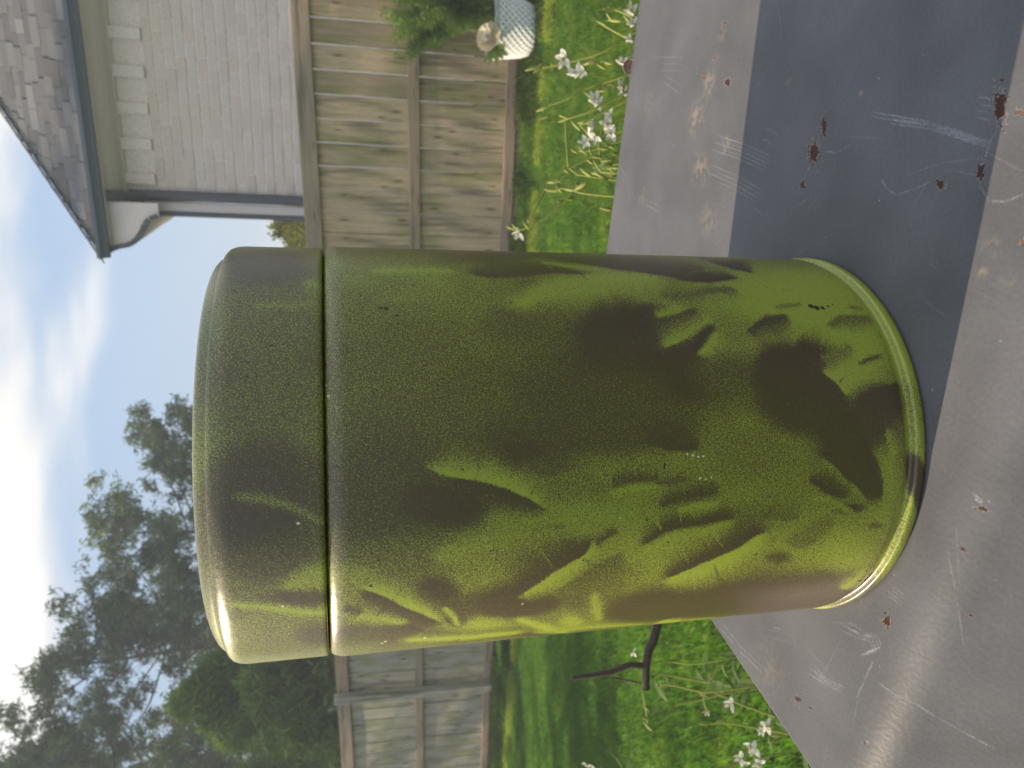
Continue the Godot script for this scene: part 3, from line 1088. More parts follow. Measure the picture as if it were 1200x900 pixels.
# ---------------------------------------------------------------- painted canister
func build_canister() -> void:
	var TH := 0.29
	var W := 2048
	var H := 1024
	var R := 0.09
	var gw := W / 2
	var gh := H / 2
	var per := TAU * R
	var d := PackedFloat32Array()
	d.resize(gw * gh)
	var fl := FastNoiseLite.new()
	fl.seed = 5
	fl.frequency = 0.008
	fl.fractal_octaves = 3
	for y in gh:
		for x in gw:
			d[y * gw + x] = (0.5 if y < gh * 0.966 else 0.13) + 0.35 * fl.get_noise_2d(x, y)
	# the hand that sprayed was unsteady: bend every edge a little
	var wxs := PackedFloat32Array()
	var wys := PackedFloat32Array()
	wxs.resize(gw * gh)
	wys.resize(gw * gh)
	fl.frequency = 0.016
	for y in gh:
		for x in gw:
			wxs[y * gw + x] = 0.0017 * fl.get_noise_2d(x + 900, y)
			wys[y * gw + x] = 0.0017 * fl.get_noise_2d(x, y + 700)
	var ops := PAINT_A + PAINT_B + PAINT_C
	# the back of the canister, out of the photograph's sight, painted in the same manner
	var r := RandomNumberGenerator.new()
	r.seed = 6
	for i in 26:
		var s0 := per * 0.5 + r.randf_range(-0.12, 0.12)
		var h0 := r.randf_range(0.01, 0.28)
		if i % 2:
			ops.append([0, s0, h0, r.randf_range(0.012, 0.03), 0.004, -0.003, r.randf_range(0.008, 0.02), r.randf_range(0.2, 0.95), 0.4])
		else:
			var a := r.randf_range(-0.7, 0.7) + PI / 2
			var L := r.randf_range(0.02, 0.05)
			var v := 0.95 if r.randf() < 0.6 else 0.07
			ops.append([1, s0, h0, s0 + cos(a) * L, h0 + sin(a) * L, 0.0005, r.randf_range(0.003, 0.007), v, 0.0, 1.0])
	for op in ops:
		var blob: bool = op[0] < 0.5
		var ctr := Vector2(op[1], op[2])
		var lo := ctr
		var hi := ctr
		var u := Vector2.ZERO
		var w := Vector2.ZERO
		var det := 1.0
		var p1 := Vector2.ZERO
		var L := 1.0
		if blob:
			u = Vector2(op[3], op[4])
			w = Vector2(op[5], op[6])
			det = u.x * w.y - u.y * w.x
			var ex := (absf(u.x) + absf(w.x)) * 1.35
			var ey := (absf(u.y) + absf(w.y)) * 1.35
			lo = ctr - Vector2(ex, ey)
			hi = ctr + Vector2(ex, ey)
		else:
			p1 = Vector2(op[3], op[4])
			u = p1 - ctr
			L = u.length()
			u /= L
			w = Vector2(-u.y, u.x)
			var ext: float = maxf(op[5], op[6]) * 2.0 + 0.001
			lo = Vector2(minf(ctr.x, p1.x) - ext, minf(ctr.y, p1.y) - ext)
			hi = Vector2(maxf(ctr.x, p1.x) + ext, maxf(ctr.y, p1.y) + ext)
		var x0 := int((lo.x / per + 0.5) * gw)
		var x1 := int((hi.x / per + 0.5) * gw) + 1
		var y0 := maxi(0, int((TH - hi.y) / TH * gh))
		var y1 := mini(gh - 1, int((TH - lo.y) / TH * gh) + 1)
		for y in range(y0, y1 + 1):
			var hh := TH - (y + 0.5) / gh * TH
			for xx in range(x0, x1 + 1):
				var s := ((xx + 0.5) / gw - 0.5) * per
				var id := y * gw + posmod(xx, gw)
				var p := Vector2(s + wxs[id], hh + wys[id]) - ctr
				var al := 0.0
				var tv: float = op[7]
				if blob:
					var q := Vector2(p.x * w.y - p.y * w.x, u.x * p.y - u.y * p.x) / det
					al = 1.0 - smoothstep(op[8], 1.3, q.length())
				else:
					var along := p.dot(u)
					var t := along / L
					if (t < 0.0 and op[8] > 0.01) or (t > 1.0 and op[9] < 0.99):
						continue
					var q := p.dot(w)
					var g: float = lerpf(op[8], op[9], clampf(t, 0.0, 1.0))
					var over := maxf(maxf(-along, along - L), 0.0)
					var f := pow(maxf(sin(PI * clampf(g, 0.0, 1.0)), 0.0), 0.6)
					var soft: float = (op[5] if q > 0.0 else op[6]) * (0.25 + 0.75 * f) + 0.00022
					var e := sqrt(q * q + over * over * 4.0) / soft
					al = exp(-e * e * 0.9) * clampf(g * 9.0 + 0.15, 0.0, 1.0) * clampf((1.0 - g) * 9.0 + 0.15, 0.0, 1.0)
				if al > 0.004:
					d[id] = lerpf(d[id], tv, al)
	# fine spray speckle
	var sp := FastNoiseLite.new()
	sp.seed = 40
	sp.frequency = 0.36
	sp.fractal_octaves = 2
	sp.fractal_gain = 0.7
	var im := Image.create(W, H, false, Image.FORMAT_RGB8)
	var tone := FastNoiseLite.new()
	tone.seed = 41
	tone.frequency = 0.004
	var green := Color(0.250, 0.305, 0.034)
	var brown := Color(0.045, 0.026, 0.018)
	var lut := []
	for i in 65:
		var k := i / 64.0
		var c := green.lerp(brown, k)
		lut.append(c.linear_to_srgb())
	var buf := PackedByteArray()
	buf.resize(W * H * 3)
	var o := 0
	for y in H:
		var gy := y / 2
		var gy1 := mini(gy + 1, gh - 1)
		for x in W:
			var gx := x / 2
			var dd := d[gy * gw + gx]
			if (x & 1) == 1:
				dd = (dd + d[gy * gw + (gx + 1) % gw]) * 0.5
			if (y & 1) == 1:
				dd = (dd + d[gy1 * gw + gx]) * 0.5
			dd = pow(clampf(dd, 0.0, 1.0), 0.74)
			var amp := 1.25 * (1.0 - absf(2.0 * dd - 1.0) * 0.58)
			var t := smoothstep(0.22, 0.78, dd + (sp.get_noise_2d(x, y) * 0.85 + (r.randf() - 0.5) * 0.55) * amp)
			t = t * 0.86 + dd * 0.12
			var c: Color = lut[int(clampf(t, 0, 1) * 64.0)]
			buf[o] = c.r8
			buf[o + 1] = c.g8
			buf[o + 2] = c.b8
			o += 3
	im = Image.create_from_data(W, H, false, Image.FORMAT_RGB8, buf)
	for q in CHIPS:
		dot(im, q, per, TH, lin(0.012, 0.010, 0.009), W, H, r)
	for q in SPARKS:
		dot(im, q, per, TH, lin(0.62, 0.60, 0.5), W, H, r)
	for i in 260:
		dot(im, [r.randf_range(-0.5, 0.5) * per, r.randf_range(0.0, TH), r.randf_range(0.00025, 0.0005)], per, TH, lin(0.02, 0.016, 0.01) if r.randf() < 0.93 else lin(0.5, 0.5, 0.3), W, H, r)
	var m := StandardMaterial3D.new()
	m.albedo_texture = ImageTexture.create_from_image(im)
	m.roughness = 0.34
	m.metallic_specular = 0.64
	m.heightmap_enabled = true
	var nf := FastNoiseLite.new()
	nf.seed = 44
	nf.frequency = 0.16
	nf.fractal_octaves = 3
	var nt := NoiseTexture2D.new()
	nt.width = 1024
	nt.height = 512
	nt.seamless = true
	nt.noise = nf
	m.heightmap_texture = nt
	m.heightmap_scale = 0.007
	var ax := 0.03825
	var az := 0.01085
	var bs := Basis(Vector3(0, 0, 1), az) * Basis(Vector3(1, 0, 0), ax)
	var t := thing("painted_canister", "tall round metal canister spray painted in lime green and brown leaf camouflage", "canister", Transform3D(bs, BASE))
	var body := [Vector2(0.0, 0.003), Vector2(0.084, 0.003), Vector2(0.0868, 0.0012), Vector2(0.0885, 0.0004), Vector2(0.0900, 0.0008), Vector2(0.0906, 0.0022), Vector2(0.0908, 0.0038), Vector2(0.0907, 0.0050), Vector2(0.0904, 0.0056), Vector2(0.0898, 0.0059), Vector2(0.0884, 0.0061), Vector2(0.0879, 0.0066), Vector2(0.0878, 0.0074), Vector2(0.0882, 0.0084), Vector2(0.0891, 0.0098), Vector2(0.0897, 0.0110), Vector2(0.09, 0.0130)]
	for i in 24:
		body.append(Vector2(0.09, lerpf(0.016, 0.2335, i / 23.0)))
	body += [Vector2(0.0900, 0.2352), Vector2(0.08985, 0.2368), Vector2(0.0895, 0.2384), Vector2(0.0890, 0.2397), Vector2(0.0884, 0.2406), Vector2(0.0878, 0.2410), Vector2(0.087, 0.2411), Vector2(0.086, 0.2411), Vector2(0.086, 0.243)]
	var mb := MB.new()
	mb.lathe(body, 192, TH)
	put("body", mb.mesh(m), t)
	var lid := [Vector2(0.0845, 0.2436), Vector2(0.0862, 0.2417), Vector2(0.0878, 0.2417), Vector2(0.0885, 0.2418), Vector2(0.0890, 0.2422), Vector2(0.0892, 0.2429), Vector2(0.0892, 0.2440)]
	for i in 6:
		lid.append(Vector2(0.0892, lerpf(0.247, 0.2728, i / 5.0)))
	lid += [Vector2(0.0891, 0.2748), Vector2(0.0887, 0.2768), Vector2(0.0880, 0.2784), Vector2(0.0870, 0.2794), Vector2(0.0860, 0.2798), Vector2(0.0853, 0.2798), Vector2(0.0849, 0.2800), Vector2(0.0844, 0.2808), Vector2(0.0835, 0.2822), Vector2(0.0822, 0.2834), Vector2(0.0806, 0.2843), Vector2(0.079, 0.2849), Vector2(0.070, 0.2862), Vector2(0.04, 0.2872), Vector2(0.0, 0.2875)]
	var ml := MB.new()
	ml.lathe(lid, 192, TH)
	put("lid", ml.mesh(m), t)

func dot(im: Image, q: Array, per: float, TH: float, col: Color, W: int, H: int, r: RandomNumberGenerator) -> void:
	var cx: float = (q[0] / per + 0.5) * W
	var cy: float = (TH - q[1]) / TH * H
	var R: float = q[2] / per * W
	for y in range(int(cy - R - 1), int(cy + R + 2)):
		for x in range(int(cx - R - 1), int(cx + R + 2)):
			if y >= 0 and y < H and Vector2(x - cx, y - cy).length() < R * r.randf_range(0.75, 1.15):
				im.set_pixel(posmod(x, W), y, col)

# ---------------------------------------------------------------- potted plant
func build_pot() -> void:
	var at := Vector3(2.70, 0, -5.47)
	at.y = ground_y(at) + 0.03
	var p := thing("white_pot", "white round pot with a raised diamond lattice standing by the fence", "pot", Transform3D(Basis(), at))
	var mat := mottled(Color(0.74, 0.76, 0.77), Color(0.84, 0.86, 0.86), 5.0, 0.45, 81)
	var prof := [Vector2(0.0, 0.0), Vector2(0.12, 0.0), Vector2(0.155, 0.012), Vector2(0.18, 0.045), Vector2(0.195, 0.10), Vector2(0.205, 0.17), Vector2(0.213, 0.24), Vector2(0.223, 0.30), Vector2(0.234, 0.33), Vector2(0.238, 0.34), Vector2(0.236, 0.346), Vector2(0.226, 0.344), Vector2(0.214, 0.32), Vector2(0.205, 0.26)]
	var mb := MB.new()
	mb.lathe(prof, 56, 0.35)
	put("bowl", mb.mesh(mottled(Color(0.36, 0.42, 0.44), Color(0.46, 0.52, 0.54), 5.0, 0.45, 82)), p)
	var soil := MB.new()
	for k in 32:
		var a := TAU * k / 32
		var b := TAU * (k + 1) / 32
		soil.flat(Vector3(0, 0.285, 0), Vector3(cos(a) * 0.21, 0.275, sin(a) * 0.21), Vector3(cos(b) * 0.21, 0.275, sin(b) * 0.21), Vector3.UP)
	put("soil", soil.mesh(paint(Color(0.03, 0.022, 0.015), 0.95)), p)
	var lat := MB.new()
	for sgn in [-1.0, 1.0]:
		for k in 28:
			var pts := []
			var rad := []
			for i in 13:
				var q := i / 12.0
				var y := lerpf(0.03, 0.31, q)
				var rr := 0.0
				for j in prof.size() - 5:
					if prof[j].y <= y and prof[j + 1].y >= y and prof[j + 1].y > prof[j].y:
						rr = lerpf(prof[j].x, prof[j + 1].x, (y - prof[j].y) / (prof[j + 1].y - prof[j].y))
				var a: float = TAU * k / 28.0 + sgn * q * 1.25
				pts.append(Vector3(cos(a) * rr, y, sin(a) * rr))
				rad.append(0.0062)
			lat.tube(pts, rad, 5)
	var lo := put("lattice", lat.mesh(mat), p)
	lo.set_meta("kind", "stuff")
	# feathery plant growing in it
	var gm := leafy(Color(0.11, 0.19, 0.035), Color(0.26, 0.40, 0.06))
	var f := thing("feathery_plant", "feathery bright green plant growing in the white lattice pot", "plant", Transform3D(Basis(), at + Vector3(0.10, 0.28, -0.04)))
	var r := RandomNumberGenerator.new()
	r.seed = 14
	var st := MB.new()
	var needle := needle_tuft(16, 0.06, 0.0016, 9, gm, 0.6)
	var xf := []
	var cols := []
	for i in 190:
		var a := r.randf() * TAU
		var L := r.randf_range(0.45, 0.95)
		var lean := r.randf_range(0.05, 0.40)
		var pts := []
		var rad := []
		for k in 7:
			var q := k / 6.0
			pts.append(Vector3(cos(a) * (0.05 + lean * q * q) + 0.07 * q, L * q * (1.0 - 0.22 * q * lean * 2), sin(a) * (0.05 + lean * q * q)))
			rad.append(lerpf(0.003, 0.0012, q))
		st.tube(pts, rad, 3)
		for k in 34:
			var q := r.randf_range(0.12, 1.0)
			var s := q * 6.0
			var j := mini(int(s), 5)
			var pp: Vector3 = pts[j].lerp(pts[j + 1], s - j)
			xf.append(Transform3D(Basis.from_euler(Vector3(r.randf() * TAU, r.randf() * TAU, 0)).scaled(Vector3.ONE * r.randf_range(0.7, 1.2)), pp))
			var c := r.randf_range(0.7, 1.3)
			cols.append(Color(c, c, c * 0.9))
	put("stems", st.mesh(gm), f).set_meta("kind", "stuff")
	many("needles", needle, f, xf, cols)
	# pale round flower head at the rim
	var b := thing("cream_blossom", "cream coloured round blossom with two leaves hanging at the rim of the white pot", "flower", Transform3D(Basis(Vector3.RIGHT, 0.75).scaled(Vector3.ONE * 1.45), at + Vector3(-0.165, 0.372, 0.17)))
	var cm := mottled(Color(0.55, 0.47, 0.32), Color(0.72, 0.66, 0.5), 20.0, 0.8, 83)
	for ring in 4:
		var nr: int = [14, 12, 9, 6][ring]
		for k in nr:
			var a := TAU * k / nr + ring * 0.3
			var pm := MB.new()
			petal(pm, 0.05 - ring * 0.008, 0.026 - ring * 0.003, 0.35 + ring * 0.3)
			put("petal", pm.mesh(cm), b, Transform3D(Basis(Vector3.UP, a), Vector3(0, ring * 0.008, 0) + Basis(Vector3.UP, a) * Vector3(0, 0, 0.024 - ring * 0.004)))
	var lm := leafy(Color(0.17, 0.25, 0.05), Color(0.5, 0.65, 0.12))
	for k in 7:
		var pm := MB.new()
		petal(pm, 0.10, 0.016, 0.1)
		put("leaf", pm.mesh(lm), b, Transform3D(Basis(Vector3.UP, -2.1 + k * 0.28) * Basis(Vector3.RIGHT, -0.25 + 0.22 * (k % 3)), Vector3(-0.035, -0.03 + 0.01 * (k % 2), 0.01)))

# a petal lying along +z, curling up
func petal(mb: MB, L: float, w: float, curl: float) -> void:
	var prev := []
	for i in 6:
		var q := i / 5.0
		var ww := w * pow(sin(PI * (0.12 + 0.83 * q)), 0.8)
		if i == 0:
			ww = w * 0.15
		var z := L * q
		var y := curl * L * q * q
		var row := [Vector3(-ww, y + 0.12 * ww, z), Vector3(0, y, z), Vector3(ww, y + 0.12 * ww, z)]
		if i > 0:
			for k in 2:
				mb.quad(prev[k], prev[k + 1], row[k + 1], row[k], Vector3.UP)
		prev = row

# ---------------------------------------------------------------- flowers behind the shelf
func build_flowers() -> void:
	var white := leafy(Color(0.84, 0.83, 0.80), Color(0.9, 0.88, 0.84))
	var pink := leafy(Color(0.72, 0.42, 0.46), Color(0.5, 0.3, 0.3))
	var fade := leafy(Color(0.50, 0.42, 0.24), Color(0.4, 0.35, 0.15))
	var budm := leafy(Color(0.30, 0.33, 0.10), Color(0.35, 0.38, 0.08))
	var stemm := leafy(Color(0.30, 0.36, 0.09), Color(0.5, 0.55, 0.12))
	var leafm := leafy(Color(0.085, 0.135, 0.035), Color(0.2, 0.28, 0.05))
	var r := RandomNumberGenerator.new()
	r.seed = 23
	var pmesh := []
	for mm in [white, fade, pink]:
		var L := []
		for i in 3:
			var pm := MB.new()
			petal(pm, 0.0130, 0.0036, 0.15 + 0.25 * i)
			L.append(pm.mesh(mm))
		pmesh.append(L)
	var stam := MB.new()
	for i in 8:
		var a := TAU * i / 8.0
		stam.tube([Vector3.ZERO, Vector3(cos(a) * 0.003, 0.005, sin(a) * 0.003 - 0.003), Vector3(cos(a) * 0.006, 0.009, sin(a) * 0.006 - 0.006)], [0.0003, 0.0003, 0.0006], 4)
	var stmesh := stam.mesh(budm)
	var bm := MB.new()
	bm.lathe([Vector2(0, -0.006), Vector2(0.0011, -0.005), Vector2(0.0019, -0.001), Vector2(0.0018, 0.003), Vector2(0.0009, 0.007), Vector2(0, 0.009)], 8, 0.015)
	var bmesh := bm.mesh(budm)
	var lmesh := []
	for i in 3:
		var pm := MB.new()
		petal(pm, 0.045 + 0.012 * i, 0.006, -0.35 + 0.25 * i)
		lmesh.append(pm.mesh(leafm))
	var labels := {
		"right0": "white flowered stem with a bud tip reaching highest right of the others, below the pot",
		"right1": "flower stems with a hooked bare tip nearest the right edge of the view",
		"right2": "short white flowered stem beside the round stud on the shelf edge",
		"right3": "thickest cluster of white flowers and buds at the back edge of the shelf",
		"right4": "long arching stems ending in a white bloom close to the canister",
		"right5": "single short stem with green buds between the canister and the white cluster",
		"left0": "upright green stems with one pink bud left of the canister",
		"left1": "thin drooping stems with tiny blooms behind the bare twig",
		"left2": "leafy clump with several white blooms at the left corner of the shelf",
		"far0": "lone white bloom low over the lawn at the left edge"}
	for pd in plant_data():
		var t := thing("flowering_plant", labels[pd[0]], "flower", Transform3D(), "white flowers behind the shelf")
		var left: bool = pd[0].begins_with("left")
		for st in pd[1]:
			var pts := []
			var rad := []
			var n: int = st.size()
			# smooth the polyline and carry it down to the ground
			var cv := Curve3D.new()
			for i in n:
				var tan: Vector3 = (st[mini(i + 1, n - 1)] - st[maxi(i - 1, 0)]) * 0.22
				cv.add_point(st[i], -tan, tan)
			var last: Vector3 = st[n - 1]
			var foot := last + Vector3(r.randf_range(-0.08, 0.08), 0, -r.randf_range(0.02, 0.15))
			foot.y = ground_y(foot)
			cv.add_point(foot, Vector3(0, (last.y - foot.y) * 0.4, 0))
			var len := cv.get_baked_length()
			var m := 40
			for i in m + 1:
				var q := pow(i / float(m), 1.6)
				pts.append(cv.sample_baked(len * q))
				rad.append(lerpf(0.0010, 0.0024, sqrt(q)))
			var mb := MB.new()
			mb.tube(pts, rad, 6)
			put("stem", mb.mesh(stemm), t)
			# leaves along the lower stem
			for k in (26 if left else 12):
				var pos := cv.sample_baked(len * (r.randf_range(0.06, 0.34) if k % 2 == 0 and pd[0] != "right4" else r.randf_range(0.22, 0.8)))
				var bs := Basis(Vector3.UP, r.randf() * TAU) * Basis(Vector3.RIGHT, r.randf_range(-0.7, 0.2))
				put("leaf", lmesh[r.randi_range(0, 2)], t, Transform3D(bs.scaled(Vector3.ONE * r.randf_range(0.6, 1.1)), pos))
		for fl in pd[2]:
			var fn := Node3D.new()
			fn.name = "flower"
			# blooms face outwards from the stem, towards the light and the viewer
			var face := (Vector3(-0.25, 0.35, 1.0) + Vector3(r.randfn() * 0.45, r.randfn() * 0.35, 0)).normalized()
			var bs := Basis(Quaternion(Vector3.UP, face)) * Basis(Vector3.UP, r.randf_range(-0.5, 0.5))
			var s: float = fl[1]
			fn.transform = Transform3D(bs.scaled(Vector3.ONE * s * r.randf_range(0.72, 0.92)), fl[0])
			t.add_child(fn, true)
			var kind: int = fl[2]
			var np := 4 if kind == 0 else 3
			for k in np:
				var a := PI + (k - (np - 1) / 2.0) * (1.15 if kind == 0 else 0.5) + r.randf_range(-0.15, 0.15)
				put("petal", pmesh[kind][r.randi_range(0, 2)], fn, Transform3D(Basis(Vector3.UP, a) * Basis(Vector3.RIGHT, r.randf_range(-0.3, 0.15)), Vector3.ZERO))
			put("stamens", stmesh, fn)
		for b in pd[3]:
			var bs := Basis(Quaternion(Vector3.UP, Vector3(r.randfn() * 0.5, 1.0, r.randfn() * 0.5).normalized()))
			put("bud", bmesh, t, Transform3D(bs.scaled(Vector3.ONE * r.randf_range(0.75, 1.25)), b))
		if left:
			pass
	# bare twig
	var tw := thing("bare_twig", "bare dark brown forked twig left of the canister", "twig")
	var bk := mottled(Color(0.03, 0.022, 0.017), Color(0.065, 0.05, 0.04), 30.0, 0.85, 97)
	var parts := twig_data()
	for i in parts.size():
		var cv := Curve3D.new()
		var st: Array = parts[i]
		for k in st.size():
			var tan: Vector3 = (st[mini(k + 1, st.size() - 1)] - st[maxi(k - 1, 0)]) * 0.2
			cv.add_point(st[k], -tan, tan)
		var len := cv.get_baked_length()
		var pts := []
		var rad := []
		for k in 15:
			var q := k / 14.0
			pts.append(cv.sample_baked(len * q))
			rad.append([lerpf(0.0064, 0.0046, q), lerpf(0.0046, 0.0026, q), lerpf(0.0014, 0.0012, q), lerpf(0.0070, 0.0064, q)][i])
		var mb := MB.new()
		mb.tube(pts, rad, 7)
		put("branch" if i else "stem", mb.mesh(bk), tw)
	var foot: Vector3 = parts[3][0]
	var low := MB.new()
	var gpt := foot + Vector3(0.06, 0, -0.05)
	gpt.y = ground_y(gpt)
	low.tube([foot, foot.lerp(gpt, 0.5) + Vector3(0.03, 0, 0), gpt], [0.0058, 0.007, 0.009], 7)
	put("stem", low.mesh(bk), tw)

# ---------------------------------------------------------------- grass
func build_grass() -> void:
	var r := RandomNumberGenerator.new()
	r.seed = 2
	var gm := leafy(Color(0.175, 0.30, 0.055), Color(0.60, 0.92, 0.18), 0.6)
	var tufts := []
	for v in 3:
		var mb := MB.new()
		for i in 11:
			var a := r.randf() * TAU
			var o := Vector3(r.randf_range(-0.022, 0.022), 0, r.randf_range(-0.022, 0.022))
			var d := Vector3(cos(a), 0, sin(a))
			var L := r.randf_range(0.025, 0.055)
			var w := d.cross(Vector3.UP) * 0.0022
			var lean := r.randf_range(0.15, 0.8)
			var k := r.randf_range(0.75, 1.25)
			mb.col = Color(k * r.randf_range(0.9, 1.15), k, k * 0.9)
			var mid := o + Vector3.UP * L * 0.6 + d * L * lean * 0.3
			var tip := o + Vector3.UP * L * (1.0 - lean * 0.25) + d * L * lean
			var nn := (Vector3.UP * 0.5 + d).normalized()
			mb.tri(o - w, o + w, mid + w * 0.8, nn, nn, nn)
			mb.tri(o - w, mid + w * 0.8, mid - w * 0.8, nn, nn, nn)
			mb.tri(mid - w * 0.8, mid + w * 0.8, tip, nn, nn, nn)
		tufts.append(mb.mesh(gm))
	var f := FastNoiseLite.new()
	f.seed = 33
	f.frequency = 0.9
	f.fractal_octaves = 4
	var xf := []
	var cols := []
	var n := 0
	while n < 330000:
		# denser near the viewer, along the wedge the yard shows
		var dn := 0.3 + 6.2 * pow(r.randf(), 0.6)
		var a := r.randf_range(-4.0, 11.5)
		var p := FENCE_N * dn + FENCE_DIR * a
		if p.z > -0.35 or absf(p.x) > 1.0 * absf(p.z) + 2.2 or (p.x > -0.1 and p.z > -0.9):
			continue
		if dn > 5.72 and r.randf() < 0.75:  # lawn thinned to help the strip read as shade
			continue
		p.y = ground_y(p)
		var nz := f.get_noise_2d(p.x, p.z)
		var nz2 := f.get_noise_2d(p.x * 4.0 + 50, p.z * 4.0)
		var s := r.randf_range(0.7, 1.25) * (1.0 + 0.35 * nz)
		var k := 1.05 + 0.2 * nz + 0.2 * nz2
		var dry := clampf(nz2 * 1.5 - 0.1, 0.0, 0.7) + (0.5 if r.randf() < 0.05 else 0.0)
		var c := Color(k, k, k).lerp(Color(2.2 * k, 1.35 * k, 1.3 * k), dry * 0.55)
		xf.append(Transform3D(Basis(Vector3.UP, r.randf() * TAU).scaled(Vector3(s, s * r.randf_range(0.8, 1.2), s)), p))
		cols.append(c)
		n += 1
	tag(many("lawn_grass", tufts[0], self, xf, cols), "short bright green lawn grass between the shelf and the fence", "grass")
	# a line of longer unmown grass, its yellow standing for a sunlit edge
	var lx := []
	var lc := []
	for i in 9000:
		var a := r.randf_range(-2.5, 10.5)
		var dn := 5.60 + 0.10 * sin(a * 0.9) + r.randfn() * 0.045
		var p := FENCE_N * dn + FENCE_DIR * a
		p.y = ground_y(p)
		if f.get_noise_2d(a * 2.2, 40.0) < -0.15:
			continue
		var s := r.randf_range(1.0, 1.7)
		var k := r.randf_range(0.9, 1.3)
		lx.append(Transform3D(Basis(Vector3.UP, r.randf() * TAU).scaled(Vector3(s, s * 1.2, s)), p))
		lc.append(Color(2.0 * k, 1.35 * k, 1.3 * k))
	tag(many("sun_tinted_grass", tufts[2], self, lx, lc), "line of longer grass coloured yellow green as if sunlit, in front of the shade toned strip by the fence", "grass")
	# taller ragged growth along the fence foot, coloured dark to stand for shade
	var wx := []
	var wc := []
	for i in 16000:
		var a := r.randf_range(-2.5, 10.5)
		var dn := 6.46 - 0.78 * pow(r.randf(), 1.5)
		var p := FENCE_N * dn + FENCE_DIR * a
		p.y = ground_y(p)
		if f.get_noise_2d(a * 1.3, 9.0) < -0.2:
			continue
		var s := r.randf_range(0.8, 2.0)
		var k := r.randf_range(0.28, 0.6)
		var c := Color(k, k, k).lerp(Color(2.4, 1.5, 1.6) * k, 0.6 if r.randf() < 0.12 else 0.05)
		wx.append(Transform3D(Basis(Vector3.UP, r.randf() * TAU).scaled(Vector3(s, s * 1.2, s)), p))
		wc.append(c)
	tag(many("shade_toned_weeds", tufts[1], self, wx, wc), "ragged grass and weeds along the foot of the fence, darkened to stand for shade", "grass")

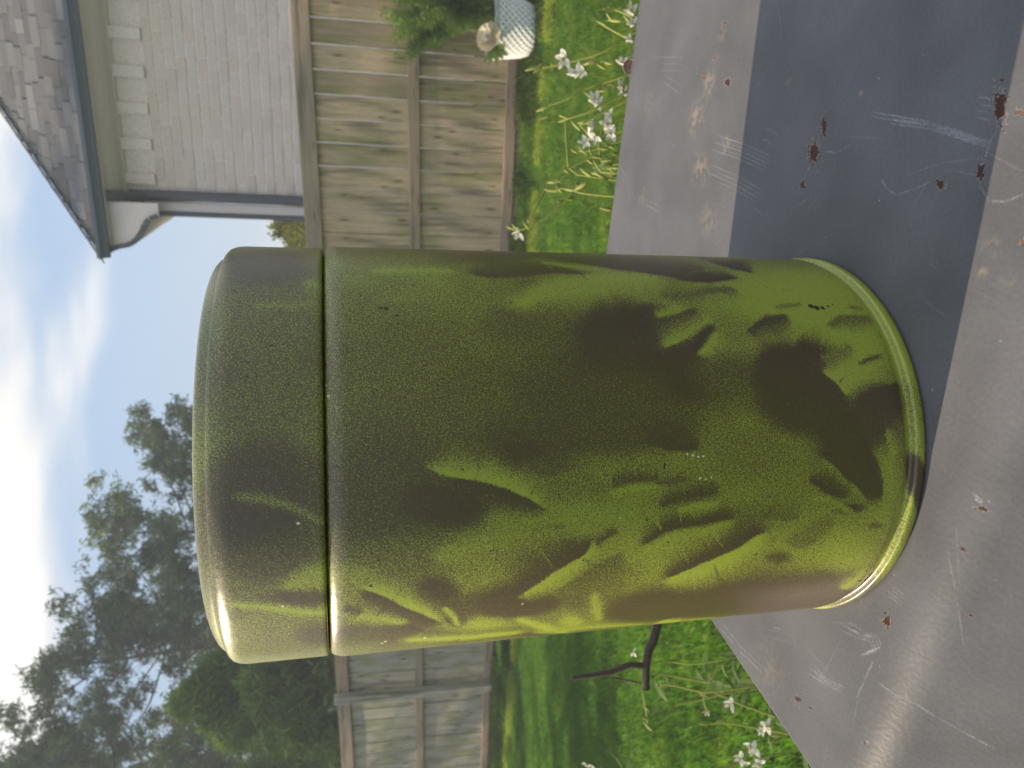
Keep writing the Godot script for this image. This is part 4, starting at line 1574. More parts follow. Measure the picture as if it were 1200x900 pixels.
const PAINT_A := [
	[0, 0.0038, 0.2608, -0.0004, -0.0107, -0.055, 0.0007, 0.62, 0.35],
	[0, 0.0319, 0.2061, -0.0006, -0.0394, -0.0356, 0.0021, 0.6, 0.35],
	[0, -0.0098, 0.2192, -0.0017, -0.0308, -0.0319, 0.0003, 0.78, 0.35],
	[0, 0.0186, 0.176, -0.0008, -0.0298, -0.022, 0.0015, 0.72, 0.35],
	[0, 0.0661, 0.2193, 0.0003, -0.0221, -0.0106, 0.0006, 0.5, 0.35],
	[0, 0.0687, 0.2096, 0.0002, -0.0129, -0.0071, 0.0006, 0.36, 0.35],
	[0, 0.0533, 0.1722, 0, -0.0133, -0.0103, 0.0015, 0.68, 0.35],
	[0, 0.0306, 0.1215, -0.0008, -0.0537, -0.0245, 0.0041, 0.8, 0.35],
	[0, 0.0453, 0.1431, -0.0001, -0.0203, -0.0182, 0.0034, 0.72, 0.35],
	[0, 0.072, 0.0385, 0.0011, -0.055, -0.0371, 0.0193, 0.06, 0.35],
	[0, 0.0407, 0.0275, -0.0002, -0.0247, -0.0242, 0.0089, 0.07, 0.35],
	[0, 0.0451, 0.0816, -0.0001, -0.0228, -0.0121, 0.0036, 0.35, 0.35],
	[0, -0.0099, 0.0924, -0.0026, -0.0547, -0.0168, -0.0008, 0.36, 0.35],
	[0, -0.0004, 0.0815, -0.0009, -0.0222, -0.0132, 0.0002, 0.5, 0.35],
	[0, -0.0239, 0.1438, -0.0029, -0.0439, -0.0104, -0.0008, 0.2, 0.35],
	[0, -0.0372, 0.1144, -0.0036, -0.0436, -0.0121, -0.0021, 0.22, 0.35],
	[0, -0.0432, 0.0445, -0.0033, -0.0374, -0.0184, -0.006, 0.24, 0.35],
	[0, -0.0209, 0.0176, -0.0007, -0.0125, -0.0226, -0.0041, 0.2, 0.35],
	[0, -0.034, 0.1759, -0.0024, -0.0291, -0.0092, -0.0007, 0.34, 0.35],
	[0, -0.0327, 0.2132, -0.0018, -0.021, -0.0106, -0.0002, 0.6, 0.35],
	[0, -0.041, 0.1622, -0.0019, -0.0201, -0.0081, -0.0009, 0.5, 0.35],
	[0, -0.046, 0.2309, -0.0013, -0.0119, -0.0123, -0, 0.38, 0.35],
	[0, 0.0131, 0.1473, -0.0007, -0.0234, -0.0141, 0.001, 0.84, 0.35],
	[0, 0.0103, 0.128, -0.0008, -0.025, -0.0098, 0.0007, 0.8, 0.35],
	[0, 0.0061, 0.1704, -0.0008, -0.0224, -0.0101, 0.0004, 0.84, 0.35],
	[0, 0.0026, 0.1743, -0.0004, -0.0089, -0.0054, 0.0001, 0.92, 0.35],
	[0, -0.0027, 0.1642, -0.0006, -0.0129, -0.0033, 0, 0.74, 0.35],
	[0, 0.0509, 0.1294, 0, -0.0176, -0.0176, 0.0041, 0.98, 0.6],
	[0, 0.0364, 0.1344, -0.0002, -0.0203, -0.0152, 0.0026, 0.93, 0.35],
	[0, 0.0318, 0.107, -0.0002, -0.0169, -0.0117, 0.0022, 0.97, 0.6],
	[0, 0.0315, 0.0895, -0.0002, -0.0166, -0.0101, 0.0022, 0.72, 0.35],
	[0, 0.0326, 0.062, -0.0002, -0.015, -0.0122, 0.0031, 0.99, 0.65],
	[0, 0.0226, 0.0487, -0.0084, -0.0112, -0.008, 0.008, 0.99, 0.65],
	[0, 0.0202, 0.0647, -0.0004, -0.0162, -0.0106, 0.0018, 0.95, 0.35],
	[0, 0.0121, 0.0577, -0.0005, -0.0181, -0.008, 0.0009, 0.92, 0.35],
	[0, 0.0065, 0.0411, -0.0103, -0.0108, -0.0077, 0.0098, 0.92, 0.5],
	[0, 0.0167, 0.0218, -0.0003, -0.0135, -0.0091, 0.0016, 0.96, 0.6],
	[0, 0.0078, 0.027, -0.0004, -0.0143, -0.009, 0.0008, 0.9, 0.35],
	[0, -0.0145, 0.2002, -0.0034, -0.0169, -0.0087, 0.0011, 0.97, 0.5],
	[0, -0.0204, 0.1766, -0.0007, -0.0101, -0.0043, -0.0002, 0.22, 0.35],
	[0, -0.0501, 0.2027, -0.0011, -0.009, -0.0079, -0.0005, 0.93, 0.5],
	[0, -0.0618, 0.1742, -0.0023, -0.0155, -0.0121, -0.0017, 0.94, 0.5],
	[0, -0.0734, 0.2288, -0.0024, -0.0112, -0.0077, -0.0001, 0.78, 0.35],
	[0, -0.0748, 0.1847, -0.0041, -0.019, -0.0078, -0.001, 0.14, 0.35],
	[0, -0.0394, 0.2309, -0.0006, -0.0064, -0.0045, 0, 0.28, 0.35],
	[0, -0.0347, 0.1979, -0.0007, -0.0081, -0.0044, -0.0002, 0.26, 0.35],
	[0, -0.0822, 0.0527, -0.0039, -0.0549, -0.0253, -0.0133, 0.95, 0.6],
	[0, -0.0784, 0.0994, -0.0024, -0.038, -0.019, -0.0075, 0.96, 0.6],
	[0, -0.0742, 0.0224, 0.0027, -0.0292, -0.0166, -0.0103, 0.9, 0.35],
	[0, -0.0617, 0.164, -0.0018, -0.0124, -0.0088, -0.0014, 0.95, 0.5],
	[0, -0.0637, 0.1462, -0.0012, -0.0078, -0.0079, -0.0016, 0.72, 0.35],
	[0, -0.0826, 0.144, -0.0016, -0.006, -0.0096, -0.0024, 0.12, 0.35],
	[0, -0.0503, 0.0283, -0.0015, -0.0148, -0.0124, -0.005, 0.16, 0.35],
	[0, -0.0475, 0.0619, -0.0007, -0.0067, -0.0046, -0.0015, 0.8, 0.35],
	[0, -0.0379, 0.0509, 0.0021, -0.0061, -0.0041, -0.0025, 0.62, 0.35],
	[0, -0.0259, 0.0342, 0.0006, -0.0079, -0.0025, -0.0009, 0.93, 0.5],
	[0, -0.034, 0.0199, -0.0003, -0.0042, -0.0017, -0.0005, 0.66, 0.35],
	[0, 0.1203, 0.1423, 0.0211, -0.0508, -0.0173, 0.0049, 0.94, 0.35],
	[0, -0.018, 0.0023, -0.0133, -0.0043, -0.0003, 0.0044, 0.97, 0.8],
	[0, 0.021, 0.1433, -0.0008, -0.0355, -0.0152, 0.0016, 0.78, 0.35],
	[0, 0.022, 0.1883, -0.0004, -0.0186, -0.0093, 0.0006, 0.66, 0.35],
	[1, 0.0842, 0.2248, 0.0858, 0.2128, 0.0038, 0.0038, 0.1, 0, 0.3398],  # pale streak: a highlight painted in as light green
	[1, 0.0858, 0.2128, 0.0862, 0.204, 0.004, 0.004, 0.1, 0.3398, 0.5849],
	[1, 0.0862, 0.204, 0.0857, 0.189, 0.004, 0.004, 0.1, 0.5849, 1],
	[1, 0.062, 0.1735, 0.0714, 0.1551, 0.0068, 0.0085, 0.1, 0, 0.2595],
	[1, 0.0714, 0.1551, 0.0805, 0.1346, 0.0082, 0.0102, 0.1, 0.2595, 0.5223],
	[1, 0.0805, 0.1346, 0.0838, 0.1145, 0.0108, 0.0135, 0.1, 0.5223, 0.7761],
	[1, 0.0838, 0.1145, 0.081, 0.0983, 0.0124, 0.0155, 0.1, 0.7761, 1],
	[1, 0.0691, 0.1627, 0.0738, 0.1474, 0.0053, 0.0053, 0.14, 0, 0.4392],
	[1, 0.0738, 0.1474, 0.0761, 0.1277, 0.0062, 0.0062, 0.14, 0.4392, 1],
	[1, 0.0855, 0.1862, 0.0825, 0.1741, 0.0117, 0.0011, 0.96, 0, 0.2413],
	[1, 0.0825, 0.1741, 0.0836, 0.1596, 0.0111, 0.0011, 0.96, 0.2413, 0.5072],
	[1, 0.0836, 0.1596, 0.0865, 0.1479, 0.0111, 0.0011, 0.96, 0.5072, 0.7076],
	[1, 0.0865, 0.1479, 0.0872, 0.1311, 0.0127, 0.0012, 0.96, 0.7076, 1],
	[1, 0.0961, 0.1514, 0.0927, 0.1363, 0.0027, 0.0027, 0.16, 0, 0.4288]]
const PAINT_B := [
	[1, 0.0927, 0.1363, 0.0892, 0.1157, 0.0027, 0.0027, 0.16, 0.4288, 1],
	[1, 0.125, 0.1653, 0.1061, 0.1503, 0.0307, 0.0014, 0.95, 0, 0.1854],
	[1, 0.1061, 0.1503, 0.0919, 0.1195, 0.0307, 0.0014, 0.95, 0.1854, 0.5198],
	[1, 0.0919, 0.1195, 0.0866, 0.0977, 0.0307, 0.0014, 0.95, 0.5198, 0.7418],
	[1, 0.0866, 0.0977, 0.0826, 0.0709, 0.0293, 0.0013, 0.95, 0.7418, 1],
	[1, 0.0858, 0.09, 0.0912, 0.0802, 0.0009, 0.0013, 0.25, 0, 0.3321],
	[1, 0.0912, 0.0802, 0.0937, 0.0629, 0.0014, 0.0018, 0.25, 0.3321, 1],
	[1, 0.0841, 0.0939, 0.0815, 0.078, 0.0114, 0.0016, 0.96, 0, 0.5705],
	[1, 0.0815, 0.078, 0.0852, 0.0632, 0.0095, 0.0014, 0.96, 0.5705, 1],
	[1, 0.1151, 0.0697, 0.0962, 0.0621, 0.0139, 0.0018, 0.92, 0, 0.5786],
	[1, 0.0962, 0.0621, 0.0892, 0.0532, 0.0139, 0.0018, 0.92, 0.5786, 1],
	[1, 0.0718, 0.0877, 0.0727, 0.079, 0.0038, 0.0045, 0.62, 0, 0.4815],
	[1, 0.0727, 0.079, 0.0758, 0.0686, 0.0035, 0.0042, 0.62, 0.4815, 1],
	[1, 0.0607, 0.1189, 0.0612, 0.1106, 0.0037, 0.0044, 0.92, 0, 0.6149],
	[1, 0.0612, 0.1106, 0.0635, 0.1049, 0.0033, 0.0039, 0.92, 0.6149, 1],
	[1, 0.0543, 0.1133, 0.058, 0.1041, 0.0008, 0.0061, 0.86, 0, 0.4566],
	[1, 0.058, 0.1041, 0.0629, 0.0926, 0.0008, 0.0064, 0.86, 0.4566, 1],
	[1, 0.0568, 0.1119, 0.0598, 0.105, 0.0042, 0.0008, 0.12, 0, 0.4715],
	[1, 0.0598, 0.105, 0.0633, 0.097, 0.0043, 0.0008, 0.12, 0.4715, 1],
	[1, 0.0705, 0.0866, 0.0688, 0.0825, 0.0019, 0.0042, 0.2, 0, 0.4318],
	[1, 0.0688, 0.0825, 0.0707, 0.0754, 0.0015, 0.0033, 0.2, 0.4318, 1],
	[1, 0.0712, 0.1065, 0.0703, 0.0961, 0.0039, 0.0039, 0.6, 0, 0.4097],
	[1, 0.0703, 0.0961, 0.0742, 0.0787, 0.0035, 0.0035, 0.6, 0.4097, 1],
	[1, 0.0413, 0.1137, 0.0484, 0.0994, 0.0064, 0.0007, 0.1, 0, 0.5279],
	[1, 0.0484, 0.0994, 0.0571, 0.0861, 0.0065, 0.0007, 0.1, 0.5279, 1],
	[1, 0.0361, 0.1076, 0.0443, 0.0976, 0.0026, 0.0031, 0.97, 0, 0.5091],
	[1, 0.0443, 0.0976, 0.0544, 0.0878, 0.0026, 0.0031, 0.97, 0.5091, 1],
	[1, 0.0382, 0.0991, 0.0435, 0.0933, 0.0007, 0.0052, 0.1, 0, 0.4724],
	[1, 0.0435, 0.0933, 0.0509, 0.0874, 0.0007, 0.0052, 0.1, 0.4724, 1],
	[1, 0.0491, 0.0751, 0.0561, 0.0634, 0.0009, 0.0056, 0.86, 0, 0.4985],
	[1, 0.0561, 0.0634, 0.0584, 0.0511, 0.0011, 0.0068, 0.86, 0.4985, 1],
	[1, 0.0627, 0.0569, 0.0646, 0.0493, 0.0009, 0.0012, 0.5, 0, 0.4703],
	[1, 0.0646, 0.0493, 0.066, 0.0409, 0.001, 0.0013, 0.5, 0.4703, 1],
	[1, 0.0537, 0.0359, 0.0581, 0.0251, 0.0006, 0.0041, 0.62, 0, 0.3953],
	[1, 0.0581, 0.0251, 0.0578, 0.0103, 0.0008, 0.0053, 0.62, 0.3953, 1],
	[1, 0.0634, 0.0184, 0.0628, 0.0117, 0.0011, 0.0011, 0.5, 0, 1],
	[1, 0.0347, 0.0278, 0.0364, 0.0214, 0.0007, 0.0009, 0.78, 0, 0.4548],
	[1, 0.0364, 0.0214, 0.0374, 0.0138, 0.0008, 0.0009, 0.78, 0.4548, 1],
	[1, 0.0441, 0.0538, 0.0394, 0.0442, 0.0057, 0.0099, 0.95, 0, 0.5376],
	[1, 0.0394, 0.0442, 0.0348, 0.0363, 0.0055, 0.0097, 0.95, 0.5376, 1],
	[1, 0.0367, 0.0451, 0.0384, 0.037, 0.0024, 0.0038, 0.5, 0, 0.4732],
	[1, 0.0384, 0.037, 0.0426, 0.0279, 0.0023, 0.0037, 0.5, 0.4732, 1],
	[1, 0.0309, 0.0454, 0.0261, 0.0387, 0.0082, 0.0005, 0.06, 0, 0.5615],
	[1, 0.0261, 0.0387, 0.0207, 0.0357, 0.0082, 0.0005, 0.06, 0.5615, 1],
	[1, 0.0152, 0.0315, 0.0236, 0.0184, 0.001, 0.0075, 0.95, 0, 0.5842],
	[1, 0.0236, 0.0184, 0.0256, 0.0072, 0.0011, 0.0077, 0.95, 0.5842, 1],
	[1, 0.0171, 0.0355, 0.0012, 0.0285, 0.0006, 0.0161, 0.96, 0, 0.4109],
	[1, 0.0012, 0.0285, -0.0141, 0.0219, 0.0006, 0.0156, 0.96, 0.4109, 0.781],
	[1, -0.0141, 0.0219, -0.024, 0.0198, 0.0006, 0.0161, 0.96, 0.781, 1],
	[1, -0.0016, 0.0517, -0.0118, 0.0388, 0.0065, 0.0009, 0.93, 0, 0.5102],
	[1, -0.0118, 0.0388, -0.0217, 0.0246, 0.0064, 0.0009, 0.93, 0.5102, 1],
	[1, -0.0053, 0.0496, -0.0147, 0.0374, 0.0005, 0.0027, 0.3, 0, 0.5316],
	[1, -0.0147, 0.0374, -0.0232, 0.0254, 0.0005, 0.0027, 0.3, 0.5316, 1],
	[1, 0.0073, 0.0195, -0.0039, 0.0166, 0.0042, 0.0012, 0.2, 0, 0.4635],
	[1, -0.0039, 0.0166, -0.0171, 0.0188, 0.0013, 0.0044, 0.2, 0.4635, 1],
	[1, -0.0117, 0.0555, -0.0185, 0.0475, 0.0053, 0.0009, 0.93, 0, 0.488],
	[1, -0.0185, 0.0475, -0.0212, 0.0365, 0.0054, 0.0009, 0.93, 0.488, 1],
	[1, -0.02, 0.0546, -0.0232, 0.0415, 0.0011, 0.0027, 0.22, 0, 0.5278],
	[1, -0.0232, 0.0415, -0.0285, 0.0297, 0.001, 0.0027, 0.22, 0.5278, 1],
	[1, -0.0264, 0.0771, -0.0278, 0.0678, 0.0033, 0.0011, 0.62, 0, 0.4744],
	[1, -0.0278, 0.0678, -0.0282, 0.0574, 0.0035, 0.0011, 0.62, 0.4744, 1],
	[1, -0.0392, 0.061, -0.0366, 0.0512, 0.0036, 0.0054, 0.55, 0, 0.4291],
	[1, -0.0366, 0.0512, -0.0299, 0.0401, 0.0036, 0.0054, 0.55, 0.4291, 1],
	[1, -0.0553, 0.112, -0.0496, 0.1015, 0.0101, 0.0005, 0.98, 0, 0.2477],
	[1, -0.0496, 0.1015, -0.0454, 0.0929, 0.0095, 0.0005, 0.98, 0.2477, 0.4479],
	[1, -0.0454, 0.0929, -0.0424, 0.0884, 0.0092, 0.0005, 0.98, 0.4479, 0.5622],
	[1, -0.0424, 0.0884, -0.038, 0.08, 0.0088, 0.0005, 0.98, 0.5622, 0.7589],
	[1, -0.038, 0.08, -0.0324, 0.0698, 0.0084, 0.0005, 0.98, 0.7589, 1],
	[1, -0.0571, 0.1115, -0.0513, 0.1011, 0.0007, 0.011, 0.03, 0, 0.2477],
	[1, -0.0513, 0.1011, -0.0471, 0.0925, 0.0006, 0.0102, 0.03, 0.2477, 0.4479],
	[1, -0.0471, 0.0925, -0.0439, 0.088, 0.0006, 0.0099, 0.03, 0.4479, 0.5622],
	[1, -0.0439, 0.088, -0.0395, 0.0796, 0.0006, 0.0094, 0.03, 0.5622, 0.7589],
	[1, -0.0395, 0.0796, -0.0338, 0.0695, 0.0006, 0.009, 0.03, 0.7589, 1],
	[1, -0.022, 0.12, -0.0198, 0.0989, 0.0023, 0.0023, 0.3, 0, 0.444],
	[1, -0.0198, 0.0989, -0.0108, 0.0739, 0.0024, 0.0024, 0.3, 0.444, 1]]
const PAINT_C := [
	[1, -0.0568, 0.1722, -0.0452, 0.1583, 0.0116, 0.0006, 0.94, 0, 0.4633],
	[1, -0.0452, 0.1583, -0.0385, 0.1477, 0.0107, 0.0005, 0.94, 0.4633, 0.7965],
	[1, -0.0385, 0.1477, -0.0307, 0.145, 0.0092, 0.0004, 0.94, 0.7965, 1],
	[1, -0.0584, 0.172, -0.0465, 0.1581, 0.0006, 0.0068, 0.04, 0, 0.4723],
	[1, -0.0465, 0.1581, -0.0397, 0.1475, 0.0005, 0.0063, 0.04, 0.4723, 0.812],
	[1, -0.0397, 0.1475, -0.0337, 0.1435, 0.0005, 0.0057, 0.04, 0.812, 1],
	[1, -0.0558, 0.1567, -0.0469, 0.1444, 0.0007, 0.0153, 0.66, 0, 0.4881],
	[1, -0.0469, 0.1444, -0.0425, 0.1375, 0.0007, 0.0142, 0.66, 0.4881, 0.756],
	[1, -0.0425, 0.1375, -0.0386, 0.1312, 0.0007, 0.0137, 0.66, 0.756, 1],
	[1, -0.0349, 0.1437, -0.0315, 0.1397, 0.0031, 0.0008, 0.84, 0, 0.4809],
	[1, -0.0315, 0.1397, -0.0284, 0.1349, 0.003, 0.0008, 0.84, 0.4809, 1],
	[1, -0.0367, 0.1252, -0.0309, 0.1169, 0.0064, 0.0008, 0.92, 0, 0.252],
	[1, -0.0309, 0.1169, -0.0285, 0.1086, 0.0061, 0.0008, 0.92, 0.252, 0.4572],
	[1, -0.0285, 0.1086, -0.0272, 0.0951, 0.0059, 0.0008, 0.92, 0.4572, 0.7693],
	[1, -0.0272, 0.0951, -0.026, 0.0849, 0.0059, 0.0008, 0.92, 0.7693, 1],
	[1, -0.0388, 0.1241, -0.032, 0.1117, 0.0006, 0.005, 0.14, 0, 0.356],
	[1, -0.032, 0.1117, -0.0279, 0.0846, 0.0006, 0.0046, 0.14, 0.356, 1],
	[1, -0.019, 0.1189, -0.0166, 0.1085, 0.0049, 0.0022, 0.84, 0, 0.4325],
	[1, -0.0166, 0.1085, -0.0144, 0.0943, 0.0049, 0.0022, 0.84, 0.4325, 1],
	[1, -0.0221, 0.1123, -0.0201, 0.1025, 0.0007, 0.0038, 0.1, 0, 0.5432],
	[1, -0.0201, 0.1025, -0.0191, 0.0939, 0.0007, 0.0037, 0.1, 0.5432, 1],
	[1, -0.0106, 0.1385, -0.0083, 0.1284, 0.0046, 0.001, 0.76, 0, 0.5091],
	[1, -0.0083, 0.1284, -0.008, 0.1181, 0.0045, 0.001, 0.76, 0.5091, 1],
	[1, -0.0105, 0.1208, -0.0094, 0.1131, 0.0026, 0.0005, 0.76, 0, 0.615],
	[1, -0.0094, 0.1131, -0.0092, 0.1082, 0.0026, 0.0005, 0.76, 0.615, 1],
	[1, -0.0134, 0.1404, -0.0109, 0.127, 0.0007, 0.0035, 0.15, 0, 0.5949],
	[1, -0.0109, 0.127, -0.0107, 0.1173, 0.0007, 0.0034, 0.15, 0.5949, 1],
	[1, -0.0249, 0.1681, -0.0242, 0.1617, 0.0007, 0.001, 0.5, 0, 0.5031],
	[1, -0.0242, 0.1617, -0.0246, 0.1551, 0.0007, 0.001, 0.5, 0.5031, 1],
	[1, -0.0588, 0.1414, -0.0705, 0.1361, 0.0027, 0.0027, 0.15, 0, 0.5327],
	[1, -0.0705, 0.1361, -0.0859, 0.1318, 0.0028, 0.0028, 0.15, 0.5327, 1],
	[1, -0.0717, 0.1696, -0.0812, 0.159, 0.0035, 0.0031, 0.01, 0, 0.404],
	[1, -0.0812, 0.159, -0.1033, 0.1391, 0.0044, 0.0039, 0.01, 0.404, 1],
	[1, -0.0885, 0.1647, -0.1015, 0.1505, 0.0009, 0.0056, 0.9, 0, 0.5181],
	[1, -0.1015, 0.1505, -0.1033, 0.1391, 0.0009, 0.0056, 0.9, 0.5181, 1],
	[1, -0.0949, 0.1003, -0.1026, 0.0913, 0.0059, 0.0059, 0.04, 0, 0.538],
	[1, -0.1026, 0.0913, -0.1019, 0.0866, 0.0059, 0.0059, 0.04, 0.538, 1],
	[1, -0.0992, 0.0886, -0.1012, 0.0809, 0.0047, 0.0027, 0.3, 0, 0.471],
	[1, -0.1012, 0.0809, -0.1103, 0.0687, 0.0047, 0.0027, 0.3, 0.471, 1],
	[1, 0.0064, 0.1268, 0.0024, 0.1138, 0.008, 0.0006, 0.9, 0, 0.5509],
	[1, 0.0024, 0.1138, 0.0033, 0.1025, 0.008, 0.0006, 0.9, 0.5509, 1],
	[1, 0.0002, 0.2082, -0.0031, 0.2002, 0.0061, 0.0003, 0.04, 0, 0.1883],
	[1, -0.0031, 0.2002, -0.0054, 0.1905, 0.0062, 0.0003, 0.04, 0.1883, 0.4013],
	[1, -0.0054, 0.1905, -0.0091, 0.1794, 0.0063, 0.0003, 0.04, 0.4013, 0.6464],
	[1, -0.0091, 0.1794, -0.0129, 0.1705, 0.0064, 0.0003, 0.04, 0.6464, 0.8418],
	[1, -0.0129, 0.1705, -0.0176, 0.164, 0.0064, 0.0003, 0.04, 0.8418, 1],
	[1, -0.0039, 0.2002, -0.0062, 0.1905, 0.0003, 0.0051, 0.97, 0, 0.2368],
	[1, -0.0062, 0.1905, -0.0099, 0.1794, 0.0003, 0.0052, 0.97, 0.2368, 0.5093],
	[1, -0.0099, 0.1794, -0.0137, 0.1705, 0.0003, 0.0052, 0.97, 0.5093, 0.7265],
	[1, -0.0137, 0.1705, -0.0184, 0.1639, 0.0003, 0.0053, 0.97, 0.7265, 0.9024],
	[1, -0.0184, 0.1639, -0.0207, 0.1599, 0.0003, 0.0054, 0.97, 0.9024, 1],
	[1, -0.0351, 0.2055, -0.0325, 0.1933, 0.0048, 0.0048, 0.22, 0, 0.2492],
	[1, -0.0325, 0.1933, -0.0258, 0.1764, 0.0047, 0.0047, 0.22, 0.2492, 0.6095],
	[1, -0.0258, 0.1764, -0.019, 0.1574, 0.0045, 0.0045, 0.22, 0.6095, 1],
	[1, -0.0451, 0.2098, -0.063, 0.2031, 0.0098, 0.0009, 0.95, 0, 0.5386],
	[1, -0.063, 0.2031, -0.0763, 0.192, 0.0134, 0.0013, 0.95, 0.5386, 1],
	[1, -0.0593, 0.1999, -0.0665, 0.196, 0.0016, 0.0016, 0.02, 0, 0.5208],
	[1, -0.0665, 0.196, -0.0751, 0.1924, 0.0016, 0.0016, 0.02, 0.5208, 1],
	[1, -0.0442, 0.2306, -0.0524, 0.2187, 0.0058, 0.0004, 0.05, 0, 0.4021],
	[1, -0.0524, 0.2187, -0.0614, 0.2096, 0.006, 0.0004, 0.05, 0.4021, 0.7079],
	[1, -0.0614, 0.2096, -0.0705, 0.1999, 0.007, 0.0004, 0.05, 0.7079, 1],
	[1, -0.0452, 0.2306, -0.0536, 0.2187, 0.0004, 0.007, 0.95, 0, 0.4021],
	[1, -0.0536, 0.2187, -0.0628, 0.2095, 0.0004, 0.0073, 0.95, 0.4021, 0.7079],
	[1, -0.0628, 0.2095, -0.0723, 0.1997, 0.0005, 0.0084, 0.95, 0.7079, 1],
	[1, -0.0664, 0.2227, -0.0686, 0.2156, 0.0012, 0.0081, 0.92, 0, 0.4152],
	[1, -0.0686, 0.2156, -0.0764, 0.2054, 0.0011, 0.0077, 0.92, 0.4152, 1],
	[1, -0.0601, 0.2369, -0.062, 0.2247, 0.0034, 0.0034, 0.12, 0, 0.5066],
	[1, -0.062, 0.2247, -0.0692, 0.2124, 0.0033, 0.0033, 0.12, 0.5066, 1],
	[1, -0.0538, 0.2366, -0.0573, 0.2339, 0.0022, 0.0028, 0.8, 0, 0.4717],
	[1, -0.0573, 0.2339, -0.0593, 0.2302, 0.0028, 0.0035, 0.8, 0.4717, 1],
	[1, -0.0835, 0.2142, -0.0899, 0.1896, 0.0059, 0.0047, 0.03, 0, 0.4656],
	[1, -0.0899, 0.1896, -0.0905, 0.1606, 0.0059, 0.0047, 0.03, 0.4656, 1],
	[1, -0.0931, 0.1601, -0.0951, 0.129, 0.0047, 0.0027, 0.15, 0, 0.5718],
	[1, -0.0951, 0.129, -0.1002, 0.1031, 0.0047, 0.0027, 0.15, 0.5718, 1],
	[1, -0.0746, 0.02, -0.0679, 0.0158, 0.007, 0.007, 0.1, 0, 0.5174],
	[1, -0.0679, 0.0158, -0.0586, 0.0153, 0.0046, 0.0046, 0.1, 0.5174, 1],
	[0, 0.0924, 0.2633, 0.0013, -0.0221, -0.0259, -0.0017, 0.85, 0.35],
	[0, 0.053, 0.2585, 0, -0.0171, -0.019, -0.0005, 0.6, 0.35],
	[0, 0.0236, 0.258, -0.0004, -0.0163, -0.0118, -0, 0.62, 0.35],
	[0, -0.0132, 0.2625, -0.0012, -0.0205, -0.0207, 0.0006, 0.94, 0.35],
	[0, -0.0019, 0.2609, -0.001, -0.0205, -0.0133, 0.0002, 0.88, 0.35],
	[0, -0.0305, 0.259, -0.0015, -0.0178, -0.0098, 0.0004, 0.78, 0.35],
	[0, -0.0778, 0.2587, -0.0047, -0.0179, -0.0195, 0.0012, 0.55, 0.35],
	[0, -0.0406, 0.2448, -0.0009, -0.0086, -0.0053, 0.0001, 0.26, 0.35],
	[0, -0.049, 0.2514, -0.0017, -0.0135, -0.005, 0.0002, 0.92, 0.35],
	[0, -0.0742, 0.2447, -0.0021, -0.009, -0.0104, 0.0002, 0.85, 0.35],
	[1, -0.0064, 0.2721, -0.0106, 0.2584, 0.0018, 0.0015, 0.42, 0, 0.4299],
	[1, -0.0106, 0.2584, -0.02, 0.2407, 0.0019, 0.0015, 0.42, 0.4299, 1],
	[1, -0.0473, 0.2759, -0.0536, 0.2602, 0.0021, 0.0021, 0.06, 0, 0.4489],
	[1, -0.0536, 0.2602, -0.0595, 0.2393, 0.0024, 0.0024, 0.06, 0.4489, 1],
	[1, -0.0432, 0.2568, -0.0403, 0.2482, 0.0043, 0.0034, 0.16, 0, 0.4946],
	[1, -0.0403, 0.2482, -0.0367, 0.2396, 0.0042, 0.0033, 0.16, 0.4946, 1],
	[1, 0.0769, 0.2502, 0.0754, 0.244, 0.0037, 0.0037, 0.3, 0, 0.5885],
	[1, 0.0754, 0.244, 0.0744, 0.2397, 0.0036, 0.0036, 0.3, 0.5885, 1],
	[1, 0.0627, 0.2674, 0.0624, 0.2529, 0.0013, 0.0023, 0.4, 0, 0.5549],
	[1, 0.0624, 0.2529, 0.0639, 0.241, 0.0013, 0.0023, 0.4, 0.5549, 1]]
const CHIPS := [
	[0.064, 0.0382, 0.0012],
	[0.063, 0.0358, 0.0013],
	[0.063, 0.0328, 0.001],
	[0.0641, 0.0297, 0.0006],
	[0.0652, 0.027, 0.0004],
	[0.061, 0.2209, 0.0008],
	[0.0606, 0.219, 0.0009],
	[0.0572, 0.2155, 0.0006],
	[0.054, 0.195, 0.0006],
	[0.0644, 0.1708, 0.0005],
	[-0.0453, 0.2267, 0.0006],
	[0.0747, 0.2078, 0.0005],
	[-0.0337, 0.1658, 0.0004],
	[-0.0038, 0.1178, 0.0005],
	[-0.0048, 0.1181, 0.0005],
	[-0.0252, 0.1242, 0.0004],
	[-0.0411, 0.1477, 0.0004],
	[0.0444, 0.2588, 0.0005],
	[0.0295, 0.2531, 0.0004],
	[0.0327, 0.2635, 0.0004],
	[0.0377, 0.1562, 0.0005],
	[0.0509, 0.151, 0.0004]]
const SPARKS := [
	[-0.0008, 0.1062, 0.0005],
	[-0.0015, 0.104, 0.0005],
	[-0.0013, 0.1019, 0.0004],
	[-0.0003, 0.1086, 0.0004],
	[-0.0097, 0.1032, 0.0006],
	[-0.0102, 0.1007, 0.0004],
	[-0.0096, 0.0985, 0.0004],
	[-0.0185, 0.2507, 0.0006],
	[-0.0527, 0.257, 0.0005],
	[-0.0858, 0.2217, 0.0005],
	[-0.084, 0.2204, 0.0006],
	[-0.0847, 0.2047, 0.0006],
	[-0.0627, 0.1687, 0.0004]]
